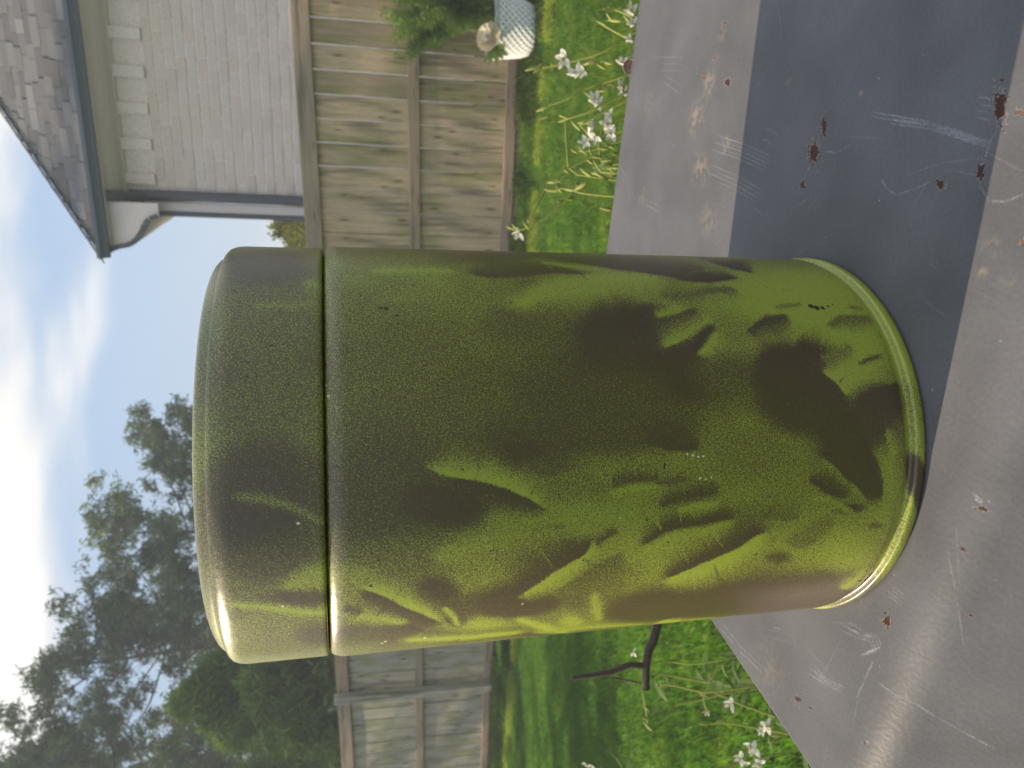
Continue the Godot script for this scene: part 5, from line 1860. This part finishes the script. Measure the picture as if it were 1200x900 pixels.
const SCRATCHES := [
	[0.1597, -0.0034, 0.1583, 0.0336, 0.0006, 0.55],
	[0.1583, 0.0336, 0.1542, 0.0649, 0.0006, 0.55],
	[0.1577, 0.0103, 0.1575, 0.0336, 0.0006, 0.55],
	[0.1575, 0.0336, 0.1535, 0.0649, 0.0006, 0.55],
	[0.1578, -0.0034, 0.1566, 0.0337, 0.0006, 0.55],
	[0.1566, 0.0337, 0.1527, 0.065, 0.0006, 0.55],
	[0.1559, 0.0103, 0.1558, 0.0337, 0.0006, 0.55],
	[0.1558, 0.0337, 0.1519, 0.0651, 0.0006, 0.55],
	[0.1577, 0.0658, 0.1451, 0.0651, 0.0008, 0.5],
	[0.1451, 0.0651, 0.1385, 0.067, 0.0008, 0.5],
	[0.1385, 0.067, 0.1338, 0.073, 0.0008, 0.5],
	[0.1338, 0.073, 0.1348, 0.0804, 0.0008, 0.5],
	[0.1348, 0.0804, 0.1387, 0.0869, 0.0008, 0.5],
	[0.1327, 0.0141, 0.1292, 0.0195, 0.0006, 0.45],
	[0.1292, 0.0195, 0.1279, 0.0255, 0.0006, 0.45],
	[0.1279, 0.0255, 0.1316, 0.0344, 0.0006, 0.45],
	[0.1316, 0.0344, 0.1364, 0.0432, 0.0006, 0.45],
	[0.1396, -0.0303, 0.1399, -0.0215, 0.001, 0.35],
	[0.1399, -0.0215, 0.1448, -0.0118, 0.001, 0.35],
	[0.1478, -0.0169, 0.1493, 0.0056, 0.0004, 0.25],
	[0.1362, -0.1423, 0.1344, -0.1064, 0.0004, 0.5],
	[0.1344, -0.1064, 0.1312, -0.077, 0.0004, 0.5],
	[0.133, -0.1302, 0.1323, -0.1072, 0.0004, 0.5],
	[0.1323, -0.1072, 0.1292, -0.0776, 0.0004, 0.5],
	[0.1317, -0.1443, 0.1302, -0.108, 0.0004, 0.5],
	[0.1302, -0.108, 0.1272, -0.0783, 0.0004, 0.5],
	[0.1285, -0.1321, 0.128, -0.1088, 0.0004, 0.5],
	[0.128, -0.1088, 0.1252, -0.079, 0.0004, 0.5],
	[0.1271, -0.1464, 0.1259, -0.1096, 0.0004, 0.5],
	[0.1259, -0.1096, 0.1231, -0.0796, 0.0004, 0.5],
	[0.118, -0.1431, 0.1161, -0.1091, 0.0004, 0.5],
	[0.1161, -0.1091, 0.1124, -0.0764, 0.0004, 0.5],
	[0.1143, -0.1313, 0.1136, -0.1104, 0.0004, 0.5],
	[0.1136, -0.1104, 0.1101, -0.0776, 0.0004, 0.5],
	[0.1128, -0.1463, 0.1111, -0.1118, 0.0004, 0.5],
	[0.1111, -0.1118, 0.1077, -0.0787, 0.0004, 0.5],
	[0.1092, -0.1343, 0.1086, -0.1132, 0.0004, 0.5],
	[0.1086, -0.1132, 0.1054, -0.0798, 0.0004, 0.5],
	[0.0796, -0.2501, 0.0793, -0.2049, 0.0004, 0.5],
	[0.0755, -0.244, 0.0755, -0.2075, 0.0004, 0.5],
	[0.0959, -0.2993, 0.0862, -0.2758, 0.0006, 0.4],
	[0.0862, -0.2758, 0.0742, -0.2579, 0.0006, 0.4],
	[0.0896, -0.2977, 0.0842, -0.2822, 0.0006, 0.4],
	[0.0842, -0.2822, 0.0721, -0.264, 0.0006, 0.4],
	[0.1323, -0.0395, 0.1265, -0.0417, 0.0008, 0.45],
	[0.1265, -0.0417, 0.1192, -0.0441, 0.0008, 0.45],
	[0.11, -0.0435, 0.1154, -0.0356, 0.0006, 0.4],
	[0.1447, -0.09, 0.1449, -0.082, 0.0005, 0.45],
	[0.1449, -0.082, 0.1425, -0.0749, 0.0005, 0.45],
	[0.1386, -0.09, 0.1394, -0.085, 0.0005, 0.45],
	[0.1394, -0.085, 0.137, -0.0777, 0.0005, 0.45],
	[0.1018, -0.0827, 0.0999, -0.0726, 0.0004, 0.4],
	[0.169, 0.0532, 0.1683, 0.0615, 0.0004, 0.4],
	[0.1665, 0.0552, 0.166, 0.0618, 0.0004, 0.4],
	[0.1643, 0.0538, 0.1637, 0.0622, 0.0004, 0.4],
	[0.1618, 0.0559, 0.1614, 0.0625, 0.0004, 0.4],
	[0.1366, 0.0282, 0.1433, 0.0441, 0.0005, 0.2],
	[0.1433, 0.0441, 0.1473, 0.0601, 0.0005, 0.2],
	[0.1807, -0.2631, 0.1811, -0.2108, 0.0004, 0.3],
	[0.1762, -0.2508, 0.1767, -0.2091, 0.0004, 0.3],
	[0.1713, -0.2593, 0.1724, -0.2074, 0.0004, 0.3],
	[0.1696, -0.2393, 0.1614, -0.1999, 0.0004, 0.35],
	[0.164, -0.2366, 0.1575, -0.2045, 0.0004, 0.35],
	[0.137, -0.2541, 0.165, -0.2332, 0.0004, 0.2],
	[-0.0774, 0.0995, -0.0763, 0.1086, 0.0006, 0.5],
	[-0.0763, 0.1086, -0.0753, 0.1169, 0.0006, 0.5],
	[-0.0753, 0.1169, -0.0782, 0.1259, 0.0006, 0.5],
	[-0.0782, 0.1259, -0.0804, 0.1358, 0.0006, 0.5],
	[-0.0804, 0.1358, -0.0834, 0.1482, 0.0006, 0.5],
	[-0.0658, 0.0716, -0.0625, 0.0841, 0.0004, 0.55],
	[-0.0625, 0.0841, -0.0581, 0.0906, 0.0004, 0.55],
	[-0.0581, 0.0906, -0.0608, 0.0947, 0.0004, 0.55],
	[-0.0608, 0.0947, -0.0694, 0.0882, 0.0004, 0.55],
	[-0.0685, 0.0739, -0.0644, 0.0831, 0.0004, 0.55],
	[-0.0644, 0.0831, -0.0599, 0.0897, 0.0004, 0.55],
	[-0.0599, 0.0897, -0.0627, 0.0938, 0.0004, 0.55],
	[-0.0627, 0.0938, -0.0713, 0.0872, 0.0004, 0.55],
	[-0.0698, 0.0694, -0.0663, 0.0821, 0.0004, 0.55],
	[-0.0663, 0.0821, -0.0618, 0.0887, 0.0004, 0.55],
	[-0.0618, 0.0887, -0.0645, 0.0928, 0.0004, 0.55],
	[-0.0645, 0.0928, -0.0733, 0.0862, 0.0004, 0.55],
	[-0.0725, 0.0717, -0.0682, 0.0811, 0.0004, 0.55],
	[-0.0682, 0.0811, -0.0636, 0.0878, 0.0004, 0.55],
	[-0.0636, 0.0878, -0.0664, 0.0919, 0.0004, 0.55],
	[-0.0664, 0.0919, -0.0752, 0.0852, 0.0004, 0.55],
	[-0.0953, 0.0913, -0.0822, 0.0921, 0.0005, 0.5],
	[-0.0822, 0.0921, -0.0703, 0.0931, 0.0005, 0.5],
	[-0.1084, 0.0596, -0.1029, 0.0727, 0.0006, 0.5],
	[-0.1029, 0.0727, -0.0973, 0.0827, 0.0006, 0.5],
	[-0.108, 0.0639, -0.1047, 0.0724, 0.0006, 0.5],
	[-0.1047, 0.0724, -0.099, 0.0824, 0.0006, 0.5],
	[-0.1121, 0.059, -0.1064, 0.0722, 0.0006, 0.5],
	[-0.1064, 0.0722, -0.1007, 0.0822, 0.0006, 0.5],
	[-0.1042, 0.0614, -0.1045, 0.0759, 0.0004, 0.4],
	[-0.1486, -0.0223, -0.148, -0.0124, 0.0005, 0.55],
	[-0.148, -0.0124, -0.1464, -0.0023, 0.0005, 0.55],
	[-0.1526, -0.0208, -0.1525, -0.0149, 0.0005, 0.55],
	[-0.1525, -0.0149, -0.1507, -0.0046, 0.0005, 0.55],
	[-0.1479, -0.0019, -0.1435, 0.0128, 0.0005, 0.4],
	[-0.1435, 0.0128, -0.1402, 0.0277, 0.0005, 0.4],
	[-0.1505, 0.0022, -0.1476, 0.011, 0.0005, 0.4],
	[-0.1476, 0.011, -0.1441, 0.0261, 0.0005, 0.4],
	[-0.1181, 0.0181, -0.1026, 0.0421, 0.0012, 0.12],
	[-0.1198, 0.0229, -0.1071, 0.0422, 0.0012, 0.12],
	[-0.1098, 0.0673, -0.0778, 0.0717, 0.0004, 0.3],
	[-0.0956, 0.092, -0.1093, 0.0945, 0.0005, 0.3],
	[0.002, 0.1061, -0.0174, 0.1157, 0.0004, 0.25],
	[-0.0174, 0.1157, -0.0397, 0.1247, 0.0004, 0.25],
	[0.0124, 0.1066, -0.0096, 0.1144, 0.0004, 0.2],
	[0.0279, 0.1082, 0.0262, 0.1124, 0.0006, 0.55],
	[0.0265, 0.109, 0.0252, 0.1124, 0.0006, 0.55],
	[-0.0313, 0.0882, -0.03, 0.0982, 0.0004, 0.4],
	[-0.033, 0.0897, -0.0318, 0.0978, 0.0004, 0.4],
	[-0.0352, 0.0871, -0.0337, 0.0974, 0.0004, 0.4],
	[-0.0368, 0.0887, -0.0356, 0.097, 0.0004, 0.4],
	[-0.1123, 0.0238, -0.1075, 0.0307, 0.0004, 0.5]]
const RUST := [
	[0.15, -0.0359, 0.0001, 0.0016, -0.0033, 0.0014, 0],
	[0.1377, -0.0396, 0.0005, 0.004, -0.0038, 0.0015, 0],
	[0.1212, -0.0426, 0.0003, 0.0017, -0.0019, 0.0008, 0],
	[0.1662, 0.0645, 0.0001, 0.0021, -0.0046, 0.0019, 0],
	[0.1429, 0.0652, 0.0002, 0.0013, -0.0025, 0.0011, 0],
	[0.1355, 0.0479, 0.0003, 0.0021, -0.0015, 0.0006, 0],
	[0.1645, 0.0738, 0.0001, 0.0013, -0.001, 0.0004, 1],
	[0.1224, 0.093, 0.0002, 0.001, -0.001, 0.0004, 1],
	[0.2007, -0.1597, -0.0001, 0.0033, -0.0011, 0.0004, 1],
	[0.1804, -0.1639, 0, 0.003, -0.0011, 0.0004, 1],
	[0.1685, -0.1734, 0.0001, 0.0032, -0.0011, 0.0005, 1],
	[0.1671, -0.1418, 0.0001, 0.0035, -0.0018, 0.0007, 0],
	[-0.048, 0.0926, 0.0014, 0.0016, -0.002, 0.0008, 0],
	[-0.1322, 0.0566, 0.0017, 0.0016, -0.0012, 0.0005, 0],
	[0.0234, 0.1124, 0.0005, 0.0016, -0.0006, 0.0008, 0],
	[-0.0239, 0.1221, 0.0002, 0.0004, -0.0006, 0.0002, 0],
	[-0.1276, 0.0672, 0.0011, 0.001, -0.0006, 0.0002, 0],
	[-0.1113, 0.1028, 0.0007, 0.0008, -0.0008, 0, 0],
	[0.0034, 0.1115, 0.0003, 0.0008, -0.0007, 0.0008, 0]]
const DUST := [
	[0.1647, -0.1659, 0.012, 0.25],
	[0.1431, -0.1758, 0.0135, 0.3],
	[0.1125, -0.1571, 0.014, 0.25],
	[0.0836, -0.1332, 0.0121, 0.22],
	[0.149, -0.2588, 0.0116, 0.15],
	[0.0806, -0.2457, 0.0106, 0.15],
	[0.1317, -0.1297, 0.0073, 0.2],
	[0.1179, 0.0805, 0.0044, 0.3],
	[0.1082, 0.0806, 0.0032, 0.3],
	[0.169, -0.0756, 0.0036, 0.3],
	[0.1668, -0.0147, 0.0016, 0.5],
	[0.108, 0.0916, 0.0037, 0.2],
	[-0.0487, 0.0695, 0.0123, 0.15],
	[-0.1357, 0.0289, 0.0197, 0.12],
	[0.1945, -0.1606, 0.0073, 0.15],
	[0.0744, -0.0027, 0.0042, 0.12]]
func plant_data() -> Array:
	return [
		["right0", [[Vector3(0.366, 1.208, -0.831), Vector3(0.369, 1.179, -0.825), Vector3(0.379, 1.140, -0.817), Vector3(0.388, 1.115, -0.812), Vector3(0.409, 1.094, -0.807), Vector3(0.422, 1.072, -0.803)]],
			[[Vector3(0.361, 1.178, -0.786), 1.00, 0], [Vector3(0.351, 1.160, -0.799), 1.10, 0], [Vector3(0.356, 1.150, -0.806), 0.70, 0], [Vector3(0.361, 1.144, -0.784), 0.60, 1]],
			[Vector3(0.366, 1.205, -0.830), Vector3(0.357, 1.202, -0.805), Vector3(0.367, 1.190, -0.824), Vector3(0.370, 1.181, -0.825), Vector3(0.360, 1.150, -0.792), Vector3(0.359, 1.131, -0.796), Vector3(0.360, 1.128, -0.787), Vector3(0.348, 1.138, -0.793)]],
		["right1", [[Vector3(0.292, 1.208, -0.765), Vector3(0.297, 1.211, -0.766), Vector3(0.302, 1.191, -0.762), Vector3(0.318, 1.160, -0.755), Vector3(0.330, 1.120, -0.747), Vector3(0.341, 1.088, -0.741)],
			[Vector3(0.389, 1.148, -0.756), Vector3(0.382, 1.137, -0.754), Vector3(0.370, 1.116, -0.749), Vector3(0.357, 1.087, -0.743)],
			[Vector3(0.400, 1.142, -0.744), Vector3(0.395, 1.128, -0.742), Vector3(0.387, 1.113, -0.738), Vector3(0.371, 1.086, -0.733)]],
			[[Vector3(0.403, 1.111, -0.755), 0.90, 0], [Vector3(0.381, 1.116, -0.737), 0.60, 0], [Vector3(0.363, 1.121, -0.735), 0.60, 0], [Vector3(0.346, 1.122, -0.754), 0.70, 0]],
			[Vector3(0.286, 1.206, -0.763), Vector3(0.293, 1.195, -0.793), Vector3(0.293, 1.210, -0.759), Vector3(0.383, 1.148, -0.746), Vector3(0.397, 1.135, -0.759), Vector3(0.394, 1.128, -0.759), Vector3(0.395, 1.114, -0.758), Vector3(0.418, 1.130, -0.780), Vector3(0.336, 1.105, -0.761)]],
		["right2", [[Vector3(0.276, 1.200, -0.729), Vector3(0.272, 1.192, -0.728), Vector3(0.279, 1.170, -0.723), Vector3(0.295, 1.140, -0.717), Vector3(0.308, 1.110, -0.711)],
			[Vector3(0.266, 1.177, -0.724), Vector3(0.281, 1.152, -0.719), Vector3(0.295, 1.124, -0.713)]],
			[[Vector3(0.291, 1.164, -0.722), 1.00, 0], [Vector3(0.291, 1.157, -0.731), 0.70, 0], [Vector3(0.310, 1.134, -0.727), 0.60, 0], [Vector3(0.300, 1.134, -0.717), 0.80, 0], [Vector3(0.301, 1.158, -0.716), 0.50, 1]],
			[Vector3(0.281, 1.193, -0.745), Vector3(0.285, 1.184, -0.762), Vector3(0.309, 1.150, -0.741), Vector3(0.309, 1.158, -0.757), Vector3(0.317, 1.140, -0.741), Vector3(0.279, 1.171, -0.766), Vector3(0.276, 1.166, -0.744)]],
		["right3", [[Vector3(0.271, 1.175, -0.740), Vector3(0.262, 1.166, -0.738), Vector3(0.245, 1.165, -0.738), Vector3(0.228, 1.159, -0.737), Vector3(0.218, 1.150, -0.735), Vector3(0.225, 1.122, -0.730)],
			[Vector3(0.248, 1.178, -0.753), Vector3(0.247, 1.162, -0.750), Vector3(0.255, 1.140, -0.745), Vector3(0.263, 1.113, -0.740)],
			[Vector3(0.283, 1.142, -0.752), Vector3(0.260, 1.150, -0.753), Vector3(0.233, 1.148, -0.753), Vector3(0.237, 1.120, -0.747)]],
			[[Vector3(0.252, 1.177, -0.703), 1.15, 0], [Vector3(0.249, 1.168, -0.710), 0.80, 0], [Vector3(0.256, 1.161, -0.692), 0.90, 0], [Vector3(0.250, 1.154, -0.699), 0.80, 0], [Vector3(0.247, 1.175, -0.721), 0.70, 0], [Vector3(0.267, 1.157, -0.698), 0.60, 0], [Vector3(0.259, 1.168, -0.704), 0.50, 1], [Vector3(0.213, 1.149, -0.714), 0.40, 1]],
			[Vector3(0.244, 1.172, -0.740), Vector3(0.245, 1.178, -0.747), Vector3(0.223, 1.165, -0.748), Vector3(0.221, 1.157, -0.741), Vector3(0.209, 1.161, -0.710), Vector3(0.227, 1.150, -0.730), Vector3(0.227, 1.154, -0.709), Vector3(0.219, 1.146, -0.721), Vector3(0.243, 1.154, -0.725), Vector3(0.251, 1.140, -0.742), Vector3(0.244, 1.136, -0.742), Vector3(0.232, 1.163, -0.719), Vector3(0.224, 1.142, -0.727), Vector3(0.232, 1.164, -0.738)]],
		["right4", [[Vector3(0.183, 1.228, -0.849), Vector3(0.181, 1.214, -0.846), Vector3(0.195, 1.187, -0.841), Vector3(0.223, 1.157, -0.834), Vector3(0.243, 1.137, -0.830), Vector3(0.279, 1.092, -0.821)],
			[Vector3(0.198, 1.201, -0.854), Vector3(0.221, 1.191, -0.852), Vector3(0.242, 1.179, -0.850), Vector3(0.256, 1.161, -0.846), Vector3(0.268, 1.134, -0.841), Vector3(0.305, 1.083, -0.831)],
			[Vector3(0.316, 1.159, -0.852), Vector3(0.287, 1.158, -0.851), Vector3(0.260, 1.156, -0.851), Vector3(0.253, 1.154, -0.851)]],
			[[Vector3(0.179, 1.217, -0.853), 0.80, 0], [Vector3(0.188, 1.209, -0.824), 0.50, 1]],
			[Vector3(0.186, 1.224, -0.861), Vector3(0.186, 1.220, -0.857), Vector3(0.185, 1.210, -0.841), Vector3(0.238, 1.178, -0.839), Vector3(0.246, 1.164, -0.863), Vector3(0.244, 1.163, -0.845), Vector3(0.217, 1.159, -0.831), Vector3(0.216, 1.167, -0.840), Vector3(0.234, 1.148, -0.836), Vector3(0.251, 1.163, -0.836)]],
		["right5", [[Vector3(0.196, 1.210, -0.722), Vector3(0.199, 1.198, -0.719), Vector3(0.193, 1.180, -0.716), Vector3(0.190, 1.153, -0.710), Vector3(0.188, 1.127, -0.705)]],
			[],
			[Vector3(0.200, 1.206, -0.735), Vector3(0.201, 1.200, -0.734), Vector3(0.198, 1.188, -0.722), Vector3(0.198, 1.184, -0.706), Vector3(0.173, 1.161, -0.695)]],
		["left0", [[Vector3(-0.349, 1.064, -0.803), Vector3(-0.351, 1.048, -0.799), Vector3(-0.360, 1.012, -0.792), Vector3(-0.353, 0.960, -0.781), Vector3(-0.345, 0.911, -0.772)],
			[Vector3(-0.337, 1.038, -0.835), Vector3(-0.341, 1.011, -0.829), Vector3(-0.334, 0.960, -0.819), Vector3(-0.328, 0.911, -0.809)]],
			[[Vector3(-0.347, 1.064, -0.798), 0.50, 2]],
			[Vector3(-0.368, 1.030, -0.840), Vector3(-0.330, 1.044, -0.817)]],
		["left1", [[Vector3(-0.400, 0.992, -0.828), Vector3(-0.384, 0.997, -0.829), Vector3(-0.364, 0.989, -0.827), Vector3(-0.339, 0.975, -0.824), Vector3(-0.333, 0.940, -0.817)],
			[Vector3(-0.402, 1.020, -0.858), Vector3(-0.395, 0.986, -0.851), Vector3(-0.387, 0.959, -0.845), Vector3(-0.381, 0.917, -0.837)],
			[Vector3(-0.445, 1.041, -0.896), Vector3(-0.419, 1.044, -0.896), Vector3(-0.393, 1.049, -0.897), Vector3(-0.374, 1.032, -0.894), Vector3(-0.387, 0.965, -0.880), Vector3(-0.395, 0.889, -0.865)]],
			[[Vector3(-0.326, 1.080, -0.844), 0.50, 0], [Vector3(-0.406, 0.985, -0.842), 0.50, 0]],
			[Vector3(-0.369, 0.984, -0.841), Vector3(-0.397, 0.976, -0.867), Vector3(-0.405, 0.986, -0.841), Vector3(-0.431, 1.051, -0.869), Vector3(-0.406, 1.055, -0.866), Vector3(-0.419, 1.055, -0.867)]],
		["left2", [[Vector3(-0.390, 1.021, -0.780), Vector3(-0.389, 0.993, -0.775), Vector3(-0.401, 0.929, -0.762), Vector3(-0.410, 0.891, -0.754)],
			[Vector3(-0.350, 1.012, -0.768), Vector3(-0.364, 0.982, -0.762), Vector3(-0.378, 0.944, -0.754), Vector3(-0.388, 0.897, -0.745)]],
			[[Vector3(-0.351, 1.007, -0.741), 0.90, 0], [Vector3(-0.376, 0.968, -0.733), 0.90, 0], [Vector3(-0.388, 0.966, -0.747), 0.60, 0], [Vector3(-0.396, 0.986, -0.728), 1.00, 0], [Vector3(-0.390, 0.992, -0.726), 0.70, 0], [Vector3(-0.404, 1.003, -0.726), 0.80, 0], [Vector3(-0.411, 0.996, -0.729), 0.60, 0], [Vector3(-0.414, 0.980, -0.728), 0.90, 0], [Vector3(-0.383, 0.972, -0.714), 0.50, 1]],
			[Vector3(-0.375, 1.033, -0.750), Vector3(-0.379, 1.009, -0.761), Vector3(-0.382, 0.950, -0.753), Vector3(-0.389, 0.954, -0.736)]],
		["far0", [[Vector3(-0.778, 0.958, -1.433), Vector3(-0.790, 0.903, -1.422), Vector3(-0.800, 0.768, -1.395)]],
			[[Vector3(-0.770, 0.953, -1.421), 0.90, 0], [Vector3(-0.760, 0.969, -1.414), 0.70, 0]],
			[]],
	]
func twig_data() -> Array:
	return [[Vector3(-0.308, 1.028, -0.894), Vector3(-0.332, 1.033, -0.895), Vector3(-0.346, 1.040, -0.896), Vector3(-0.366, 1.043, -0.897), Vector3(-0.396, 1.043, -0.897)],
		[Vector3(-0.366, 1.043, -0.897), Vector3(-0.366, 1.045, -0.897), Vector3(-0.364, 1.063, -0.901), Vector3(-0.374, 1.089, -0.906), Vector3(-0.381, 1.136, -0.916)],
		[Vector3(-0.381, 1.086, -0.906), Vector3(-0.384, 1.067, -0.902), Vector3(-0.388, 1.049, -0.898)],
		[Vector3(-0.233, 1.007, -0.889), Vector3(-0.283, 1.020, -0.892), Vector3(-0.308, 1.028, -0.894)]]
